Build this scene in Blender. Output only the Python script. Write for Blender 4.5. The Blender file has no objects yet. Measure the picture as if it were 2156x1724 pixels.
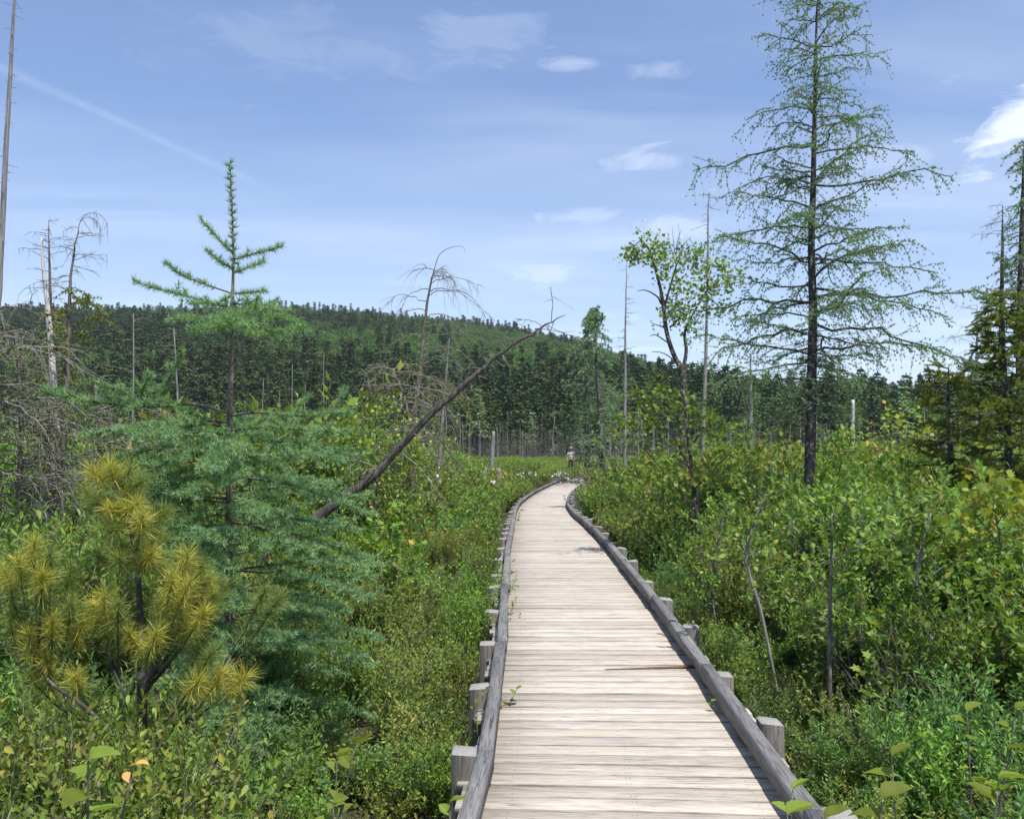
import bpy, math, random
import numpy as np
from mathutils import Vector, Matrix

sc = bpy.context.scene
R = math.radians
# ------------------------------------------------------------------ camera, sky, sun, exposure
F, CX, CY, HOR, CAMZ = 1902.0, 1078.0, 862.0, 951.0, 1.6
PITCH = math.atan((HOR - CY) / F)
cam = bpy.data.cameras.new('camera')
cam.sensor_width = 36.0
cam.lens = 36.0 * F / 2156.0
cam.clip_start = 0.05
cam.clip_end = 6000
cam_o = bpy.data.objects.new('camera', cam)
sc.collection.objects.link(cam_o)
cam_o.location = (0, 0, CAMZ)
cam_o.rotation_euler = (R(90) + PITCH, 0, 0)
sc.camera = cam_o

SUN_EL, SUN_AZ = R(65), R(146)          # azimuth clockwise from straight ahead (+Y)
sun = bpy.data.lights.new('sun', 'SUN')
sun.energy = 4.6
sun.angle = R(0.53)
sun.color = (1.0, 0.955, 0.88)
sun_o = bpy.data.objects.new('sun', sun)
sc.collection.objects.link(sun_o)
sd = Vector((math.sin(SUN_AZ) * math.cos(SUN_EL), math.cos(SUN_AZ) * math.cos(SUN_EL), math.sin(SUN_EL)))
sun_o.rotation_euler = sd.to_track_quat('Z', 'Y').to_euler()
sun_o.location = (0, 0, 60)

vs = sc.view_settings
vs.view_transform = 'Standard'
vs.look = 'None'
vs.exposure = 0.40
vs.gamma = 1.0
vs.use_curve_mapping = False
cy_ = sc.cycles
cy_.max_bounces = 6
cy_.diffuse_bounces = 3
cy_.glossy_bounces = 2
cy_.transmission_bounces = 4
cy_.transparent_max_bounces = 4
cy_.caustics_reflective = False
cy_.caustics_refractive = False
cy_.use_denoising = True

def ray(px, py):
    """unit-depth world direction (y = 1) through a point of the 2156 x 1724 view"""
    x, y = (px - CX) / F, (CY - py) / F
    c, s = math.cos(PITCH), math.sin(PITCH)
    wy, wz = c - y * s, s + y * c
    return np.array([x / wy, 1.0, wz / wy])

def at(px, py, d):
    return np.array([0, 0, CAMZ]) + ray(px, py) * d

class NT:
    """small node-tree writer"""
    def __init__(s, tree):
        s.t = tree
        s.n = tree.nodes
        s.n.clear()
    def add(s, typ, props=None, **ins):
        n = s.n.new(typ)
        for k, v in (props or {}).items():
            setattr(n, k, v)
        for k, v in ins.items():
            key = int(k[1:]) if k[0] == 'i' and k[1:].isdigit() else k.replace('_', ' ')
            if isinstance(v, bpy.types.NodeSocket):
                s.t.links.new(v, n.inputs[key])
            else:
                n.inputs[key].default_value = v
        return n
    def math(s, op, a, b=0.0, c=None, clamp=False):
        kw = dict(i0=a, i1=b)
        if c is not None:
            kw['i2'] = c
        n = s.add('ShaderNodeMath', {'operation': op, 'use_clamp': clamp}, **kw)
        return n.outputs[0]
    def mix(s, f, a, b, blend='MIX'):
        n = s.n.new('ShaderNodeMix')
        n.data_type = 'RGBA'
        n.blend_type = blend
        for i, v in ((0, f), (6, a), (7, b)):
            if isinstance(v, bpy.types.NodeSocket):
                s.t.links.new(v, n.inputs[i])
            else:
                n.inputs[i].default_value = v if i == 0 else (tuple(v) + (1,))[:4]
        return n.outputs[2]
    def ramp(s, fac, stops):
        n = s.n.new('ShaderNodeValToRGB')
        e = n.color_ramp.elements
        while len(e) < len(stops):
            e.new(0.5)
        for el, (p, c) in zip(e, stops):
            el.position = p
            el.color = (tuple(c) + (1,))[:4] if hasattr(c, '__len__') else (c, c, c, 1)
        s.t.links.new(fac, n.inputs[0])
        return n.outputs[0]
    def vec(s, op, a, b=None):
        kw = {'i0': a}
        if b is not None:
            kw['i1'] = b
        n = s.add('ShaderNodeVectorMath', {'operation': op}, **kw)
        return n.outputs['Value'] if op in ('DOT_PRODUCT', 'LENGTH', 'DISTANCE') else n.outputs[0]

# ------------------------------------------------------------------ world
world = bpy.data.worlds.new('World')
sc.world = world
world.use_nodes = True
w = NT(world.node_tree)
sky = w.add('ShaderNodeTexSky', {'sky_type': 'NISHITA', 'sun_disc': False, 'sun_elevation': SUN_EL, 'sun_rotation': SUN_AZ,
                                 'altitude': 300.0, 'air_density': 1.0, 'dust_density': 0.5, 'ozone_density': 2.0})
tc = w.add('ShaderNodeTexCoord')
dirv = tc.outputs['Generated']
sep = w.add('ShaderNodeSeparateXYZ', i0=dirv)
zc = w.math('MAXIMUM', sep.outputs[2], 0.04)
cx = w.math('DIVIDE', sep.outputs[0], zc)
cyy = w.math('DIVIDE', sep.outputs[1], zc)
cv = w.add('ShaderNodeCombineXYZ', i0=cx, i1=cyy, i2=0.0).outputs[0]
# thin high cirrus over the whole dome
mp1 = w.add('ShaderNodeMapping', Vector=cv, Rotation=(0, 0, R(24)), Scale=(0.35, 1.0, 1.0)).outputs[0]
n1 = w.add('ShaderNodeTexNoise', Vector=mp1, Scale=0.9, Detail=7.0, Roughness=0.55, Distortion=0.5).outputs[0]
n2 = w.add('ShaderNodeTexNoise', Vector=cv, Scale=0.32, Detail=3.0, Roughness=0.5).outputs[0]
veil = w.math('MULTIPLY', w.ramp(n1, [(0.42, 0.0), (0.75, 1.0)]), w.ramp(n2, [(0.38, 0.0), (0.68, 1.0)]))
veil = w.math('MULTIPLY', veil, 0.42)
# fine texture for the small clouds
nf = w.add('ShaderNodeTexNoise', Vector=w.add('ShaderNodeMapping', Vector=dirv, Scale=(1, 1, 3.2)).outputs[0], Scale=13.0, Detail=9.0, Roughness=0.66, Distortion=0.6).outputs[0]
def puff(px, py, rx, ry, k, tilt=0.0, lo=0.52, hi=0.85):
    d0 = Vector(ray(px, py)).normalized()
    ex = Vector((d0.y, -d0.x, 0)).normalized()
    ez = ex.cross(d0)
    ex, ez = ex * math.cos(tilt) + ez * math.sin(tilt), ez * math.cos(tilt) - ex * math.sin(tilt)
    a = w.math('DIVIDE', w.vec('DOT_PRODUCT', dirv, tuple(ex)), rx / F)
    b = w.math('DIVIDE', w.vec('DOT_PRODUCT', dirv, tuple(ez)), ry / F)
    r2 = w.math('ADD', w.math('MULTIPLY', a, a), w.math('MULTIPLY', b, b))
    g = w.math('EXPONENT', w.math('MULTIPLY', r2, -1.0))
    g = w.math('MULTIPLY', g, w.math('GREATER_THAN', w.vec('DOT_PRODUCT', dirv, tuple(d0)), 0.0))
    m = w.ramp(w.math('ADD', w.math('MULTIPLY', w.math('SUBTRACT', nf, 0.5), 2.4), g), [(lo, 0.0), (hi + .45, 1.0)])
    return w.math('MULTIPLY', m, k)
cl = veil
for p in [(2150, 272, 110, 66, .62, .35, .35, 1.0), (1195, 137, 70, 26, .2, .05), (1385, 150, 70, 24, .16), (1000, 78, 170, 62, .10, .1),
          (1360, 340, 130, 42, .28), (1130, 575, 190, 46, .24), (1230, 462, 90, 30, .2), (2000, 165, 40, 14, .2),
          (1420, 480, 120, 36, .25), (1330, 665, 80, 30, .3), (1850, 330, 160, 36, .18), (620, 95, 380, 80, .07)]:
    cl = w.math('MAXIMUM', cl, puff(*p))
# old contrail
a0, a1 = Vector(ray(0, 140)).normalized(), Vector(ray(430, 338)).normalized()
cn = a0.cross(a1).normalized()
mid = (a0 + a1 + Vector(ray(215, 240)).normalized()).normalized()
dd_ = w.math('ADD', w.vec('DOT_PRODUCT', dirv, tuple(cn)), w.math('MULTIPLY', w.math('SUBTRACT', n1, 0.5), 0.010))
lat = w.math('DIVIDE', dd_, 0.0042)
g = w.math('EXPONENT', w.math('MULTIPLY', w.math('MULTIPLY', lat, lat), -1.0))
al = w.ramp(w.vec('DOT_PRODUCT', dirv, tuple(mid)), [(0.972, 0.0), (0.993, 0.85), (1.0, 1.0)])
tr = w.math('MULTIPLY', w.math('MULTIPLY', g, al), w.math('MULTIPLY', nf, 0.17))
cl = w.math('MAXIMUM', cl, tr)
skyc = w.mix(1.0, sky.outputs[0], (0.90, 0.93, 1.06), 'MULTIPLY')
skyc = w.mix(0.16, skyc, (3.6, 5.0, 8.0))
hzn = w.ramp(sep.outputs[2], [(0.0, 0.55), (0.12, 0.26), (0.34, 0.0)])
skyc = w.mix(hzn, skyc, (6.3, 7.3, 8.4))
skyc = w.mix(cl, skyc, (8.6, 9.0, 9.4))
bg = w.add('ShaderNodeBackground', Color=skyc, Strength=0.12)
wo = w.add('ShaderNodeOutputWorld', Surface=bg.outputs[0])

# ------------------------------------------------------------------ object helpers
COL = sc.collection
def tag(o, label=None, cat=None, group=None, kind=None):
    for k, v in (('label', label), ('category', cat), ('group', group), ('kind', kind)):
        if v:
            o[k] = v
    return o

def empty(name, loc, rz=0.0):
    o = bpy.data.objects.new(name, None)
    COL.objects.link(o)
    o.location = tuple(float(v) for v in loc)
    o.rotation_euler = (0, 0, rz)
    o.empty_display_size = 0.2
    return o

def link(name, me, parent=None, loc=None, rot=None, scale=None):
    o = bpy.data.objects.new(name, me)
    COL.objects.link(o)
    if parent is not None:
        o.parent = parent
    if loc is not None:
        o.location = tuple(float(v) for v in loc)
    if rot is not None:
        o.rotation_euler = rot
    if scale is not None:
        o.scale = (scale, scale, scale) if not hasattr(scale, '__len__') else scale
    return o

class Geo:
    """collects vertices and faces; mesh() makes one mesh of them"""
    def __init__(s):
        s.v, s.f, s.m, s.n = [], {3: [], 4: []}, {3: [], 4: []}, 0
    def add(s, V, Fs, mat=0):
        V = np.asarray(V, dtype=np.float64).reshape(-1, 3)
        for Fa in (Fs if isinstance(Fs, list) else [Fs]):
            Fa = np.asarray(Fa, dtype=np.int64)
            if Fa.size:
                k = Fa.shape[1]
                s.f[k].append(Fa + s.n)
                s.m[k].append(np.full(len(Fa), mat, dtype=np.int32))
        s.v.append(V)
        s.n += len(V)
    def mesh(s, name, mats, smooth=False):
        V = np.concatenate(s.v)
        me = bpy.data.meshes.new(name)
        me.vertices.add(len(V))
        me.vertices.foreach_set('co', V.astype(np.float32).ravel())
        loops, starts, mi, c = [], [], [], 0
        for k in (3, 4):
            if s.f[k]:
                Fa = np.concatenate(s.f[k])
                loops.append(Fa.ravel())
                starts.append(c + np.arange(len(Fa)) * k)
                mi.append(np.concatenate(s.m[k]))
                c += Fa.size
        loops, starts, mi = np.concatenate(loops), np.concatenate(starts), np.concatenate(mi)
        me.loops.add(len(loops))
        me.loops.foreach_set('vertex_index', loops.astype(np.int32))
        me.polygons.add(len(starts))
        me.polygons.foreach_set('loop_start', starts.astype(np.int32))
        me.polygons.foreach_set('material_index', mi)
        if smooth:
            me.polygons.foreach_set('use_smooth', np.ones(len(starts), dtype=bool))
        me.update(calc_edges=True)
        for m in (mats if isinstance(mats, (list, tuple)) else [mats]):
            me.materials.append(m)
        return me
    def tube(s, P, r, k=4, cap=True, mat=0):
        P = np.asarray(P, dtype=float)
        n = len(P)
        r = np.broadcast_to(np.asarray(r, dtype=float), (n,)) if np.ndim(r) == 0 or len(r) == n else np.interp(np.linspace(0, 1, n), np.linspace(0, 1, len(r)), r)
        T = np.gradient(P, axis=0)
        T /= np.linalg.norm(T, axis=1)[:, None] + 1e-9
        m = T.mean(0)
        ref = np.eye(3)[np.argmin(np.abs(m))]
        U = np.cross(T, ref)
        U /= np.linalg.norm(U, axis=1)[:, None] + 1e-9
        W = np.cross(T, U)
        a = np.arange(k) * 2 * np.pi / k
        V = P[:, None] + (U[:, None] * np.cos(a)[None, :, None] + W[:, None] * np.sin(a)[None, :, None]) * r[:, None, None]
        i = np.arange(n - 1)[:, None] * k
        j = np.arange(k)[None]
        j2 = (j + 1) % k
        Q = np.stack([i + j, i + j2, i + k + j2, i + k + j], -1).reshape(-1, 4)
        fs = [Q]
        V = V.reshape(-1, 3)
        if cap:
            V = np.vstack([V, P[-1]])
            e = (n - 1) * k
            fs.append(np.stack([e + j[0], e + j2[0], np.full(k, n * k)], -1))
        s.add(V, fs, mat)
    def leaves(s, P, A, N, L, W, tpl, mat=0):
        """many copies of a leaf template (rows: along, across, up) at P with axis A and face normal N"""
        P, A, N = (np.asarray(x, dtype=float).reshape(-1, 3) for x in (P, A, N))
        m = len(P)
        if m == 0:
            return
        A = A / (np.linalg.norm(A, axis=1)[:, None] + 1e-9)
        B = np.cross(N, A)
        B /= np.linalg.norm(B, axis=1)[:, None] + 1e-9
        C = np.cross(A, B)
        L = np.broadcast_to(L, (m,))
        W = np.broadcast_to(W, (m,))
        tv, tf = tpl
        k = len(tv)
        V = P[:, None] + A[:, None] * (tv[None, :, 0:1] * L[:, None, None]) + B[:, None] * (tv[None, :, 1:2] * W[:, None, None]) + C[:, None] * (tv[None, :, 2:3] * L[:, None, None])
        fs = [(tfk[None] + (np.arange(m) * k)[:, None, None]).reshape(-1, tfk.shape[1]) for tfk in tf]
        s.add(V.reshape(-1, 3), fs, mat)

def box_geo(g, c, sx, sy, sz, mat=0):
    x, y, z = sx / 2, sy / 2, sz / 2
    V = np.array([(-x, -y, -z), (x, -y, -z), (x, y, -z), (-x, y, -z), (-x, -y, z), (x, -y, z), (x, y, z), (-x, y, z)]) + np.asarray(c)
    g.add(V, np.array([(0, 3, 2, 1), (4, 5, 6, 7), (0, 1, 5, 4), (1, 2, 6, 5), (2, 3, 7, 6), (3, 0, 4, 7)]), mat)

A_ = np.array
# leaf templates: (vertices, [tris, quads])
T_OVAL = (A_([(0, 0, 0), (.28, .34, .05), (.28, -.34, .05), (.3, 0, -.02), (.62, .47, .04), (.62, -.47, .04), (.64, 0, -.04), (1, 0, -.12)], float),
          [A_([(0, 3, 1), (0, 2, 3), (4, 6, 7), (6, 5, 7)]), A_([(1, 3, 6, 4), (3, 2, 5, 6)])])
T_LANCE = (A_([(0, 0, 0), (.45, .42, .05), (.5, 0, -.02), (.45, -.42, .05), (.8, .4, .02), (.8, -.4, .02), (1, 0, -.04)], float),
           [A_([(0, 2, 1), (0, 3, 2), (2, 5, 6), (2, 6, 4), (1, 2, 4), (2, 3, 5)])])
T_DIAM = (A_([(0, 0, 0), (.5, .5, .06), (1, 0, -.06), (.5, -.5, .06)], float), [A_([(0, 2, 1), (0, 3, 2)])])
T_NEEDLE = (A_([(0, .5, 0), (0, -.5, 0), (1, 0, 0)], float), [A_([(0, 1, 2)])])
T_NEEDLE2 = (A_([(0, .5, 0), (0, -.5, 0), (.6, -.5, .03), (.6, .5, .03), (1, 0, .0)], float), [A_([(3, 2, 4)]), A_([(0, 1, 2, 3)])])
T_MAPLE = (A_([(0, 0, 0), (.1, .30, .02), (.18, .55, .04), (.36, .33, .0), (.62, .62, .05), (.60, .26, .0), (1, 0, -.1),
               (.60, -.26, .0), (.62, -.62, .05), (.36, -.33, .0), (.18, -.55, .04), (.1, -.30, .02), (.4, 0, -.05)], float),
           [A_([(12, i, (i + 1)) for i in range(0, 11)] + [(12, 11, 0)])])

def unit(v):
    v = np.asarray(v, float)
    return v / (np.linalg.norm(v, axis=-1, keepdims=True) + 1e-9)

# ------------------------------------------------------------------ materials
def new_mat(name):
    m = bpy.data.materials.new(name)
    m.use_nodes = True
    return m, NT(m.node_tree)

def leaf_mat(name, stops, trans=0.35, tcol=(1.25, 1.25, 0.55), rough=0.5, spec=0.25, objvar=0.25, gain=2.15):
    """foliage whose colour varies from leaf to leaf and from plant to plant"""
    m, t = new_mat(name)
    stops = [(a, (c[0] * gain * 1.04, c[1] * gain, c[2] * gain * .9)) for a, c in stops]
    geo = t.add('ShaderNodeNewGeometry')
    oi = t.add('ShaderNodeObjectInfo')
    f = geo.outputs['Random Per Island']
    col = t.ramp(f, stops)
    hv = t.math('ADD', t.math('MULTIPLY', oi.outputs['Random'], objvar * 2), 1.0 - objvar)
    hs = t.add('ShaderNodeHueSaturation', Hue=t.math('ADD', 0.5, t.math('MULTIPLY', t.math('SUBTRACT', oi.outputs['Random'], 0.5), 0.03)), Saturation=1.0, Value=hv, Color=col).outputs[0]
    p = t.add('ShaderNodeBsdfPrincipled', Base_Color=hs, Roughness=rough)
    p.inputs['Specular IOR Level'].default_value = spec
    tl = t.add('ShaderNodeBsdfTranslucent', Color=t.mix(1.0, hs, tcol, 'MULTIPLY'))
    mx = t.add('ShaderNodeMixShader', Fac=trans, i1=p.outputs[0], i2=tl.outputs[0])
    t.add('ShaderNodeOutputMaterial', Surface=mx.outputs[0])
    return m

def far_mat(name, stops, trans=0.2, objvar=0.3):
    return leaf_mat(name, stops, trans=trans, objvar=objvar, spec=0.05, rough=0.8, tcol=(1.15, 1.15, 0.7), gain=1.75)

def bark_mat(name, c1, c2, c3=None, scale=(30, 30, 8), rough=0.9, bump=0.5, spot=0.0):
    m, t = new_mat(name)
    tcn = t.add('ShaderNodeTexCoord')
    mp = t.add('ShaderNodeMapping', Vector=tcn.outputs['Object'], Scale=scale).outputs[0]
    n = t.add('ShaderNodeTexNoise', Vector=mp, Scale=1.0, Detail=5.0, Roughness=0.6).outputs[0]
    col = t.ramp(n, [(0.3, c1), (0.52, c2), (0.75, c3 or c2)])
    if spot:
        n3 = t.add('ShaderNodeTexNoise', Vector=tcn.outputs['Object'], Scale=14.0, Detail=4.0, Roughness=0.6).outputs[0]
        col = t.mix(t.math('MULTIPLY', t.ramp(n3, [(0.56, 0.0), (0.62, 1.0)]), spot), col, (0.42, 0.44, 0.38))
    b = t.add('ShaderNodeBump', Strength=bump, Distance=0.01, Height=n)
    p = t.add('ShaderNodeBsdfPrincipled', Base_Color=col, Roughness=rough, Normal=b.outputs[0])
    p.inputs['Specular IOR Level'].default_value = 0.2
    t.add('ShaderNodeOutputMaterial', Surface=p.outputs[0])
    return m

def wood_mat(name, dark, midc, pale, along, warm=None, knots=True, fine=1.0):
    """weathered timber; 'along' is the local axis index the grain runs along"""
    m, t = new_mat(name)
    tcn = t.add('ShaderNodeTexCoord')
    oi = t.add('ShaderNodeObjectInfo')
    off = t.math('MULTIPLY', oi.outputs['Random'], 73.0)
    offv = t.add('ShaderNodeCombineXYZ', i0=off, i1=off, i2=off).outputs[0]
    v = t.vec('ADD', tcn.outputs['Object'], offv)
    warp = t.add('ShaderNodeTexNoise', Vector=v, Scale=2.2, Detail=2.0).outputs['Color']
    v2 = t.vec('ADD', v, t.vec('SCALE', warp, None)) if False else v
    scl = [64 * fine] * 3
    scl[along] = 3.2
    g1 = t.add('ShaderNodeTexNoise', Vector=t.add('ShaderNodeMapping', Vector=v2, Scale=scl).outputs[0], Scale=1.0, Detail=6.0, Roughness=0.68, Distortion=0.6).outputs[0]
    scl2 = [9 * fine] * 3
    scl2[along] = 0.8
    g2 = t.add('ShaderNodeTexNoise', Vector=t.add('ShaderNodeMapping', Vector=v2, Scale=scl2).outputs[0], Scale=1.0, Detail=4.0, Roughness=0.55, Distortion=0.8).outputs[0]
    scl3 = [130 * fine] * 3
    scl3[along] = 6.0
    g3 = t.add('ShaderNodeTexNoise', Vector=t.add('ShaderNodeMapping', Vector=v2, Scale=scl3).outputs[0], Scale=1.0, Detail=3.0, Roughness=0.6).outputs[0]
    col = t.ramp(g2, [(0.25, midc), (0.6, pale)])
    col = t.mix(t.ramp(g1, [(0.34, 0.85), (0.40, 0.3), (0.47, 0.0)]), col, dark)
    col = t.mix(t.ramp(g3, [(0.34, 0.6), (0.52, 0.0)]), col, dark)
    bl = t.add('ShaderNodeTexNoise', Vector=tcn.outputs['Object'], Scale=0.9, Detail=4.0).outputs[0]
    col = t.mix(t.ramp(bl, [(0.52, 0.0), (0.72, 0.28)]), col, midc)
    crk = [75 * fine] * 3
    crk[along] = 1.8
    g4 = t.add('ShaderNodeTexNoise', Vector=t.add('ShaderNodeMapping', Vector=v2, Scale=crk, Location=(3.1, 7.7, 1.3)).outputs[0], Scale=1.0, Detail=2.0, Roughness=0.5).outputs[0]
    lines = t.ramp(t.math('ABSOLUTE', t.math('SUBTRACT', g4, 0.42)), [(0.004, 0.75), (0.014, 0.0)])
    col = t.mix(lines, col, [x * .55 for x in dark])
    if warm:
        wn = t.add('ShaderNodeTexNoise', Vector=v, Scale=1.6, Detail=3.0).outputs[0]
        col = t.mix(t.ramp(wn, [(0.5, 0.0), (0.75, 0.55)]), col, warm)
    if knots:
        ks = [5.0] * 3
        ks[along] = 2.0
        vo = t.add('ShaderNodeTexVoronoi', Vector=t.add('ShaderNodeMapping', Vector=v, Scale=ks).outputs[0], Scale=1.0).outputs['Distance']
        ksel = t.add('ShaderNodeTexVoronoi', Vector=t.add('ShaderNodeMapping', Vector=v, Scale=ks).outputs[0], Scale=1.0).outputs['Color']
        on = t.math('GREATER_THAN', t.add('ShaderNodeSeparateColor', Color=ksel).outputs[0], 0.72)
        kn = t.math('MULTIPLY', t.ramp(vo, [(0.035, 1.0), (0.075, 0.0)]), on)
        ring = t.math('MULTIPLY', t.ramp(vo, [(0.07, 0.0), (0.10, 0.5), (0.2, 0.0)]), on)
        col = t.mix(ring, col, pale)
        col = t.mix(t.math('MULTIPLY', kn, 0.75), col, (0.16, 0.11, 0.08))
    if knots:
        so = t.add('ShaderNodeSeparateXYZ', i0=tcn.outputs['Object'])
        en = t.add('ShaderNodeTexNoise', Vector=v, Scale=3.0, Detail=4.0).outputs[0]
        ef = t.add('ShaderNodeMapRange', Value=t.math('ABSOLUTE', so.outputs[1]), i1=0.0585, i2=0.0665).outputs[0]
        col = t.mix(t.math('MULTIPLY', ef, t.ramp(en, [(0.38, 0.15), (0.6, 0.85)])), col, (0.13, 0.105, 0.08))
        ax = t.math('SUBTRACT', t.math('ABSOLUTE', t.math('SUBTRACT', t.math('ABSOLUTE', so.outputs[0]), 0.29)), 0.28)
        ay = t.math('SUBTRACT', t.math('ABSOLUTE', so.outputs[1]), 0.034)
        dn = t.math('ADD', t.math('MULTIPLY', ax, ax), t.math('MULTIPLY', ay, ay))
        col = t.mix(t.math('MULTIPLY', t.math('LESS_THAN', dn, 0.000022), 0.55), col, (0.07, 0.06, 0.055))
    hv = t.math('ADD', t.math('MULTIPLY', oi.outputs['Random'], 0.30), 0.88)
    col = t.add('ShaderNodeHueSaturation', Hue=0.5, Saturation=1.0, Value=hv, Color=col).outputs[0]
    bmp = t.add('ShaderNodeBump', Strength=0.6, Distance=0.004, Height=t.math('ADD', g1, t.math('MULTIPLY', g3, 0.5)))
    p = t.add('ShaderNodeBsdfPrincipled', Base_Color=col, Roughness=0.85, Normal=bmp.outputs[0])
    p.inputs['Specular IOR Level'].default_value = 0.25
    t.add('ShaderNodeOutputMaterial', Surface=p.outputs[0])
    return m

def plain_mat(name, c, rough=0.8, var=0.2, scale=20.0):
    m, t = new_mat(name)
    tcn = t.add('ShaderNodeTexCoord')
    n = t.add('ShaderNodeTexNoise', Vector=tcn.outputs['Object'], Scale=scale, Detail=4.0).outputs[0]
    col = t.ramp(n, [(0.3, [x * (1 - var) for x in c]), (0.7, [x * (1 + var) for x in c])])
    p = t.add('ShaderNodeBsdfPrincipled', Base_Color=col, Roughness=rough)
    p.inputs['Specular IOR Level'].default_value = 0.25
    t.add('ShaderNodeOutputMaterial', Surface=p.outputs[0])
    return m

M = {}
M['deck'] = wood_mat('weathered deck wood', (0.20, 0.158, 0.118), (0.40, 0.355, 0.30), (0.535, 0.49, 0.43), 0, warm=(0.43, 0.36, 0.28))
M['rail'] = wood_mat('grey rail wood', (0.045, 0.044, 0.046), (0.125, 0.122, 0.124), (0.22, 0.216, 0.21), 0, knots=False, fine=0.7)
M['post'] = wood_mat('post wood', (0.075, 0.063, 0.05), (0.19, 0.168, 0.142), (0.28, 0.26, 0.235), 2, knots=False, fine=0.8)
M['post_top'] = plain_mat('cut post end', (0.27, 0.26, 0.245), var=0.15, scale=60)
M['splinter'] = plain_mat('fresh split wood', (0.17, 0.095, 0.042), var=0.3, scale=50)
M['larch_bark'] = bark_mat('larch bark', (0.07, 0.055, 0.045), (0.15, 0.12, 0.10), (0.24, 0.205, 0.18), spot=0.25)
M['dark_bark'] = bark_mat('dark tamarack bark', (0.025, 0.022, 0.02), (0.065, 0.057, 0.05), (0.13, 0.12, 0.11), scale=(26, 26, 10), bump=0.9, spot=0.55)
M['grey_bark'] = bark_mat('grey snag wood', (0.12, 0.11, 0.105), (0.26, 0.245, 0.235), (0.40, 0.385, 0.37), scale=(40, 40, 3))
M['white_wood'] = bark_mat('bleached snag wood', (0.30, 0.26, 0.235), (0.60, 0.57, 0.54), (0.72, 0.69, 0.66), scale=(45, 45, 4))
M['dead_twig'] = bark_mat('lichened dead twigs', (0.10, 0.094, 0.083), (0.20, 0.19, 0.17), (0.31, 0.30, 0.27), scale=(20, 20, 20))
M['log_bark'] = bark_mat('charcoal log bark', (0.028, 0.023, 0.021), (0.075, 0.065, 0.058), (0.17, 0.155, 0.14), scale=(30, 30, 6), bump=1.0)
M['shrub_stem'] = bark_mat('shrub stem', (0.06, 0.05, 0.042), (0.14, 0.12, 0.10), (0.30, 0.28, 0.25), scale=(30, 30, 18), spot=0.3)
M['pine_bark'] = bark_mat('pine bark', (0.03, 0.025, 0.02), (0.07, 0.06, 0.048), (0.12, 0.105, 0.085), spot=0.35)
M['larch'] = leaf_mat('larch needles', [(0, (0.045, 0.100, 0.056)), (0.5, (0.078, 0.150, 0.086)), (0.9, (0.120, 0.195, 0.110)), (1, (0.18, 0.23, 0.10))], trans=0.4, objvar=0.0, gain=2.5)
M['tamarack'] = leaf_mat('tamarack needles', [(0, (0.055, 0.095, 0.060)), (0.5, (0.085, 0.135, 0.082)), (0.9, (0.12, 0.175, 0.095)), (1, (0.17, 0.20, 0.09))], trans=0.35, objvar=0.1, gain=2.5)
M['pine'] = leaf_mat('yellow pine needles', [(0, (0.11, 0.155, 0.035)), (0.45, (0.24, 0.26, 0.05)), (0.8, (0.37, 0.345, 0.07)), (1, (0.46, 0.37, 0.08))], trans=0.3, tcol=(1.1, 1.05, .6), objvar=0.0, gain=1.65)
M['pine_green'] = leaf_mat('green pine needles', [(0, (0.07, 0.125, 0.04)), (0.6, (0.13, 0.175, 0.05)), (1, (0.24, 0.25, 0.06))], trans=0.3, objvar=0.0, gain=1.6)
M['alder'] = leaf_mat('alder leaves', [(0, (0.040, 0.080, 0.018)), (0.55, (0.075, 0.125, 0.026)), (0.93, (0.115, 0.165, 0.035)), (1, (0.19, 0.19, 0.05))], trans=0.38)
M['gale'] = leaf_mat('sweet gale leaves', [(0, (0.035, 0.075, 0.022)), (0.6, (0.060, 0.115, 0.032)), (1, (0.10, 0.16, 0.045))], trans=0.32)
M['blueberry'] = leaf_mat('blueberry leaves', [(0, (0.050, 0.080, 0.018)), (0.5, (0.090, 0.125, 0.026)), (0.92, (0.135, 0.16, 0.034)), (1, (0.19, 0.15, 0.04))], trans=0.36)
M['holly'] = leaf_mat('bright holly leaves', [(0, (0.045, 0.095, 0.016)), (0.6, (0.085, 0.155, 0.025)), (1, (0.14, 0.205, 0.04))], trans=0.38)
M['maple'] = leaf_mat('maple leaves', [(0, (0.045, 0.090, 0.018)), (0.6, (0.085, 0.135, 0.025)), (0.96, (0.13, 0.165, 0.032)), (1, (0.22, 0.15, 0.035))], trans=0.4)
M['maple_yellow'] = leaf_mat('yellow maple leaves', [(0, (0.085, 0.13, 0.025)), (0.6, (0.14, 0.17, 0.03)), (0.9, (0.20, 0.20, 0.035)), (1, (0.30, 0.17, 0.04))], trans=0.4)
M['rusty'] = leaf_mat('bronze leaves', [(0, (0.06, 0.095, 0.02)), (0.5, (0.105, 0.13, 0.028)), (0.85, (0.16, 0.15, 0.035)), (0.96, (0.20, 0.13, 0.045)), (1, (0.22, 0.10, 0.05))], trans=0.35)
M['poplar'] = leaf_mat('pale tree leaves', [(0, (0.055, 0.10, 0.028)), (0.5, (0.095, 0.15, 0.04)), (0.9, (0.16, 0.20, 0.06)), (1, (0.25, 0.24, 0.08))], trans=0.38)
M['spruce'] = leaf_mat('yellowed spruce needles', [(0, (0.055, 0.075, 0.018)), (0.5, (0.100, 0.125, 0.026)), (0.9, (0.150, 0.16, 0.032)), (1, (0.21, 0.18, 0.035))], trans=0.3, objvar=0.0, gain=2.2)
M['far_spruce'] = far_mat('far spruce', [(0, (0.016, 0.034, 0.018)), (0.6, (0.030, 0.058, 0.028)), (1, (0.050, 0.080, 0.034))], trans=0.15, objvar=0.3)
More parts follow.
